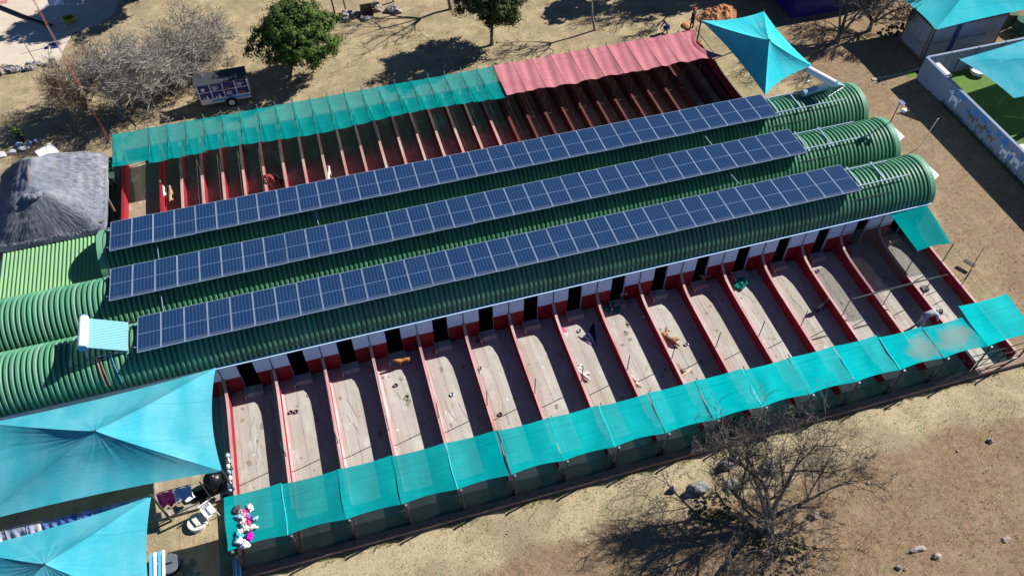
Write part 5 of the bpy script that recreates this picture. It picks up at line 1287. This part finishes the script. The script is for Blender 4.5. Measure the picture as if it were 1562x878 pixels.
for q in range(150):
    k = q_.randrange(16); x = k*PD + q_.uniform(.25, 2.2); y = -q_.uniform(.7, 6.6); r_ = q_.uniform(.02, .13); n = 11; el = q_.uniform(.5, 2.2)
    ring = [Vector((x + math.cos(2*PI*j/n)*r_*q_.uniform(.4,1.3), y + math.sin(2*PI*j/n)*r_*el*q_.uniform(.4,1.3), .0175)) for j in range(n)]; mi = q_.choice((0, 1, 1, 2))
    for j in range(n): mb.tri(Vector((x, y, .0175)), ring[j], ring[(j+1) % n], mi)
for q in range(26):
    k = q_.randrange(16); x = k*PD + q_.uniform(.3, 2.1); y = -q_.uniform(.9, 4.5); dr = q_.uniform(-.4, .4)
    for j in range(9):
        x2 = x + math.sin(dr)*.16 + q_.uniform(-.05, .05); y2 = y - .14; wq = q_.uniform(.008, .02); mb.quad((x, y, .0172), (x+wq, y, .0172), (x2+wq, y2, .0172), (x2, y2, .0172), 3); x, y = x2, y2
tag(mb.build('floor_stain', [M['stain'], mat('brown_stain', (.26, .20, .14), .85), mat('pale_scuff', (.56, .55, .52), .9), mat('floor_crack', (.10, .09, .08), .9)]), 'stains, scuffs and cracks on the pen floors', 'stain', kind='stuff')
mb = MB(); p = P(1415, 438); mb.box(p.x-.5, p.x-.1, p.y-.25, p.y+.05, .015, .2)
tag(mb.build('feed_box', M['post'], origin=p), 'dark box on the pale floor of the last lit pen', 'box')
p = P(1475, 407); mb = MB(); mb.box(-.12, .12, -.32, .32, .3, .36, mat=Matrix.Translation(p) @ Matrix.Rotation(.5, 4, 'Z')); tag(mb.build('black_board', M['black'], origin=p), 'small black board beside the thin pole outside the end pen', 'board')

# toys on the first shade cloth
t0 = [(363,776,(.10,.08,.09),'dark brown'),(368,781,(.55,.42,.36),'beige striped'),(366,787,(.35,.62,.72),'pale blue'),(373,779,(.62,.04,.24),'hot pink'),(377,776,(.03,.03,.06),'black'),(381,774,(.72,.70,.66),'white'),(372,786,(.46,.28,.44),'mauve'),(378,786,(.55,.12,.34),'pink and navy'),(384,791,(.02,.04,.28),'navy blue'),(389,791,(.45,.7,.75),'pale turquoise'),(371,794,(.70,.66,.64),'off-white'),(379,795,(.60,.06,.24),'crimson'),(374,798,(.62,.33,.30),'salmon'),(372,803,(.6,.68,.66),'grey white'),(376,806,(.5,.58,.55),'grey green'),(383,804,(.66,.66,.62),'round white'),(366,811,(.7,.72,.7),'small white'),(365,818,(.05,.52,.56),'turquoise'),(380,818,(.62,.0,.45),'magenta'),(366,825,(.68,.74,.72),'plain white'),(374,831,(.72,.74,.72),'wedge-shaped white')]
for q, (u, v, c, nm) in enumerate(t0):
    z = 2.17; p = P(u, v, z); q_ = random.Random(q); r_ = q_.uniform(.10, .17) if q not in (15, 18) else .2
    mb = MB(); mb.ico((p.x, p.y, z+.03), (r_*q_.uniform(.55,1.2), r_*q_.uniform(.55,1.2), .05), 3, jit=1.1, seed=q*1.7, freq=1.6)
    tag(mb.build('soft_toy', cloth('toy_cloth_%d' % q, c), origin=(p.x, p.y, z), smooth=True), '%s soft toy drying on the left end shade cloth' % nm, 'toy', 'toys drying on the shade cloth')

# ================================================================== FRONT-LEFT YARD
t = thing('clothes_line', 'washing line slung between the two cyan shade sails', 'clothes line', (-5, -5.2, 1.7)); mb = MB(); l0, l1 = P(-30, 815, 1.7), P(305, 735, 1.7)
def lp(f): p = l0 + (l1-l0)*f; p.z -= .12*math.sin(PI*f); return p
mb.tube([lp(q/16) for q in range(17)], .008, 4); mb.build('line', M['steel'], t)
for f in (0., 1.):
    p = lp(f); mb = MB(); mb.tube([(p.x, p.y, 0), (p.x, p.y, 1.75)], .03, 6); mb.build('post', M['post'], t)
wash = [(.02,.10,(.55,.6,.78),'white and blue sheet at the left end'),(.105,.19,(.42,.48,.72),'pale lilac sheet'),(.195,.26,(.50,.55,.75),'crumpled white-blue towel'),(.265,.34,(.10,.2,.55),'blue sheet with white folds'),(.345,.43,(.06,.14,.50),'plain blue blanket'),(.435,.50,(.07,.16,.5),'blue cover with a white fold'),(.505,.57,(.08,.2,.52),'short blue cloth'),(.575,.655,(.10,.22,.55),'blue and white towel'),(.665,.745,(.16,.30,.62),'pale blue towel left of the magenta one'),(.79,.868,(.32,.015,.16),'magenta towel'),(.872,.955,(.12,.27,.62),'bright blue cloth right of the magenta towel')]
for q, (f0, f1, c, lb) in enumerate(wash):
    mb = MB(); dr = .42 + .12*math.sin(q*2.3)
    def fn(a, b):
        p = lp(f0 + (f1-f0)*a); fold = .07*math.sin(a*13+q*2)*b + .04*mnoise.noise(Vector((a*5, b*4, q)))
        return (p.x, p.y - .05 - fold - .38*b, p.z - dr*b)
    def fb(a, b):
        p = lp(f0 + (f1-f0)*a); return (p.x, p.y + .03 + .12*b + .04*math.sin(a*11+q)*b, p.z - .3*b)
    mb.grid(fn, 16, 6); mb.grid(fb, 12, 4)
    tag(mb.build('laundry', netmat('laundry_cloth_%d' % q, c, 0, tuple(min(.8, x*1.6+.1) for x in c), .25, 3), origin=lp(f0), smooth=True), lb + ' on the washing line', 'laundry', 'washing on the line')
rag(288, 757, .42, .42, .5, M['whiteplastic'], 'white cloth on the ground end of the washing line', 'white_cloth', z=.6, sd=9)
# brick edging
mb = MB()
for (a, b, w_) in ((P(150, 815), P(306, 771), .16), (P(318, 766), P(356, 752), .14), (P(345, 756), P(352, 800), .12)):
    d = (b-a).normalized(); nrm = Vector((-d.y, d.x, 0))
    i = len(mb.v)
    for z in (0, .16):
        mb.v += [a - nrm*w_ + Vector((0,0,z)), b - nrm*w_ + Vector((0,0,z)), b + nrm*w_ + Vector((0,0,z)), a + nrm*w_ + Vector((0,0,z))]
    for f in ((4,5,6,7),(0,1,5,4),(1,2,6,5),(2,3,7,6),(3,0,4,7)): mb.f.append(tuple(i+k for k in f)); mb.m.append(0)
tag(mb.build('brick_edging', M['rockwarm'], origin=P(260, 785)), 'low brown brick edging between the courtyard and the dry yard', 'edging')
# garden chair
p = P(323, 786); t = thing('garden_chair', 'white plastic garden chair beside the round table top', 'chair', tuple(p)); R2 = Matrix.Translation(p) @ Matrix.Rotation(.5, 4, 'Z')
mb = MB(); mb.box(-.24, .24, -.24, .24, .40, .44, mat=R2); mb.build('seat', M['whiteplastic'], t)
mb = MB(); 
for q in range(5): mb.box(-.22+q*.095, -.16+q*.095, .22, .25, .44, .85, mat=R2)
mb.box(-.24, .24, .22, .26, .80, .88, mat=R2); mb.build('backrest', M['whiteplastic'], t)
for x in (-.22, .22):
    mb = MB(); mb.box(x-.03, x+.03, -.26, .22, .62, .66, mat=R2); mb.build('armrest', M['whiteplastic'], t)
    for y in (-.24, .24): mb = MB(); mb.tube([R2 @ Vector((x*1.2, y*1.2, 0)), R2 @ Vector((x, y, .42 if y > 0 else .64))], .022, 6); mb.build('leg', M['whiteplastic'], t)
p = P(302, 798); mb = MB(); mb.lathe([(0,.22),(.40,.22),(.42,.20),(.42,.0)], 24, p); tag(mb.build('round_table', M['cream'], origin=p), 'round pale low table under the white chair\'s shadow', 'table')
p = P(263, 864); t = thing('round_bin', 'grey-lidded round bin in the dry yard', 'bin', tuple(p)); mb = MB(); mb.lathe([(.36,.0),(.40,.35)], 24, p); mb.build('body', M['black'], t); mb = MB(); mb.lathe([(.43,.35),(.43,.39),(.38,.42),(0,.43)], 24, p); ld = mb.build('lid', mat('grey_lid', (.11,.13,.15), .5), t); mb = MB(); mb.box(p.x-.13, p.x+.13, p.y-.025, p.y+.025, .432, .47); mb.build('handle', M['black'], ld)
p = P(249, 876); mb = MB(); mb.lathe([(.25,.0),(.28,.3),(.3,.32),(.26,.34),(0,.345)], 20, p); tag(mb.build('small_bin', mat('slate_plastic', (.09,.11,.13), .5), origin=p), 'smaller slate bin at the bottom edge beside the grey-lidded one', 'bin')
p = P(262, 851); mb = MB(); mb.lathe([(0,.0),(.13,.0),(.16,.2),(.13,.2),(.1,.06),(0,.05)], 16, p); tag(mb.build('metal_pail', stb, origin=p), 'shiny metal pail behind the grey-lidded bin', 'pail')
p = P(331, 741); mb = MB(); mb.lathe([(.30,0),(.42,.25),(.45,.55),(.40,.8),(.30,.93),(.16,.98),(.15,1.04),(0,1.04)], 24, p); tag(mb.build('black_tank', M['black'], origin=p, smooth=True), 'glossy black plastic tank in the courtyard corner', 'tank')
for q, (u, v) in enumerate(((312, 757), (303, 760))):
    p = P(u, v); mb = MB(); mb.lathe([(0,.05),(.2,.05),(.24,.26),(.26,.26),(.2,0)], 16, p); tag(mb.build('black_basin', M['black'], origin=p), '%s of two black basins beside the black tank' % ('right' if q == 0 else 'left'), 'basin')
p = P(268, 763); leaf_crown((p.x, p.y, .25), (.3, .25, .25), 12, 16, 44, .06).build('x', M['leaf2'], origin=(p.x, p.y, 0)); o = bpy.data.objects['x']; o.name = 'small_plant'; tag(o, 'small green plant below the magenta towel', 'plant')
for q, (x, y, lb) in enumerate(((-3.45, -8.3, 'blue and white slatted bench at the bottom left under the smaller sail'), (-.22, -9.5, 'blue and white slatted rail at the left end of the brick kerb'))):
    t = thing('slatted_bench', lb, 'bench', (x, y, 0)); wd = .26 if q == 0 else .13
    for s_ in range(4):
        mb = MB(); xx = x - wd + s_*wd*.66; mb.box(xx, xx+wd*.45, y-.9, y+.9, .42, .46); mb.build('slat', M['muralwhite'] if s_ % 2 else M['skyblue'], t)
    for s_ in (-.75, .75):
        mb = MB(); mb.box(x-wd, x+wd, y+s_-.03, y+s_+.03, 0, .42); mb.build('leg', M['skyblue'], t)
for q in range(7):
    yy = -3.9 - q*.28; mb = MB(); mb.ico((-.12+.03*math.sin(q*2), yy, .85), (.09, .12, .11), 2, jit=.5, seed=q+3)
    tag(mb.build('white_rag', M['whiteplastic'] if q % 3 else cloth('bluish_rag_%d' % q, (.4,.5,.65)), origin=(-.12, yy, .8)), 'crumpled white rag hung on the left red pen wall', 'rag', 'rags on the left pen wall')

# ------------------------------------------------------------------ dry grass tufts (uncountable)
rr = random.Random(77); mb = MB()
def inside(x, y):
    if -14 < x < 39 and -9.6 < y < 19.4 and not (x > 38.6): return True
    if 46.4 < x and y < 13.6: return True
    if 47.5 < x < 54.5 and 13.8 < y < 17: return True
    return False
def tuft(x, y, s):
    for k in range(4):
        an = rr.uniform(0, 6.28); d = Vector((math.cos(an), math.sin(an), 0)); p = Vector((x, y, -.005)) + d*rr.uniform(0, s*.5)
        sdv = Vector((-d.y, d.x, 0))*s*.13
        mb.tri(p - sdv, p + sdv, p + d*s*rr.uniform(.3, 1.0) + Vector((0, 0, s*rr.uniform(.5, 1.1))), rr.choice((0, 0, 1, 2)))
n_ = 0
while n_ < 17000:
    u, v = rr.uniform(-60, 1620), rr.choice((rr.uniform(-40, 140), rr.uniform(560, 930), rr.uniform(100, 520)))
    p = P(u, v)
    if inside(p.x, p.y): continue
    if p.x < -9 and p.y > 31: continue
    if mnoise.noise(Vector((p.x*.35, p.y*.35, 4))) < rr.uniform(-.5, .25): continue
    tuft(p.x, p.y, rr.uniform(.03, .10)); n_ += 1
tag(mb.build('dry_grass', [mat('straw_blades', (.42,.33,.16), 1, spec=.05), mat('brown_blades', (.30,.22,.12), 1, spec=.05), mat('bleached_blades', (.52,.44,.27), 1, spec=.05)]), 'dry grass tufts over the open ground', 'grass', kind='stuff')
mb = MB()
for q in range(1100):
    x = rr.uniform(-1, 39); 
    if mnoise.noise(Vector((x*.6, 3, 1))) < -.08: continue
    tuft(x, -9.5 - abs(rr.gauss(0, .14)), rr.uniform(.06, .13))
mb.m = [0]*len(mb.f)
tag(mb.build('green_weeds', mat('green_weed_blades', (.13,.19,.035), 1, (.2,.22,.06), 2)), 'thin strip of green weeds along the brick kerb', 'weeds', kind='stuff')
for o in bpy.data.objects:
    if '_o' in o: del o['_o']
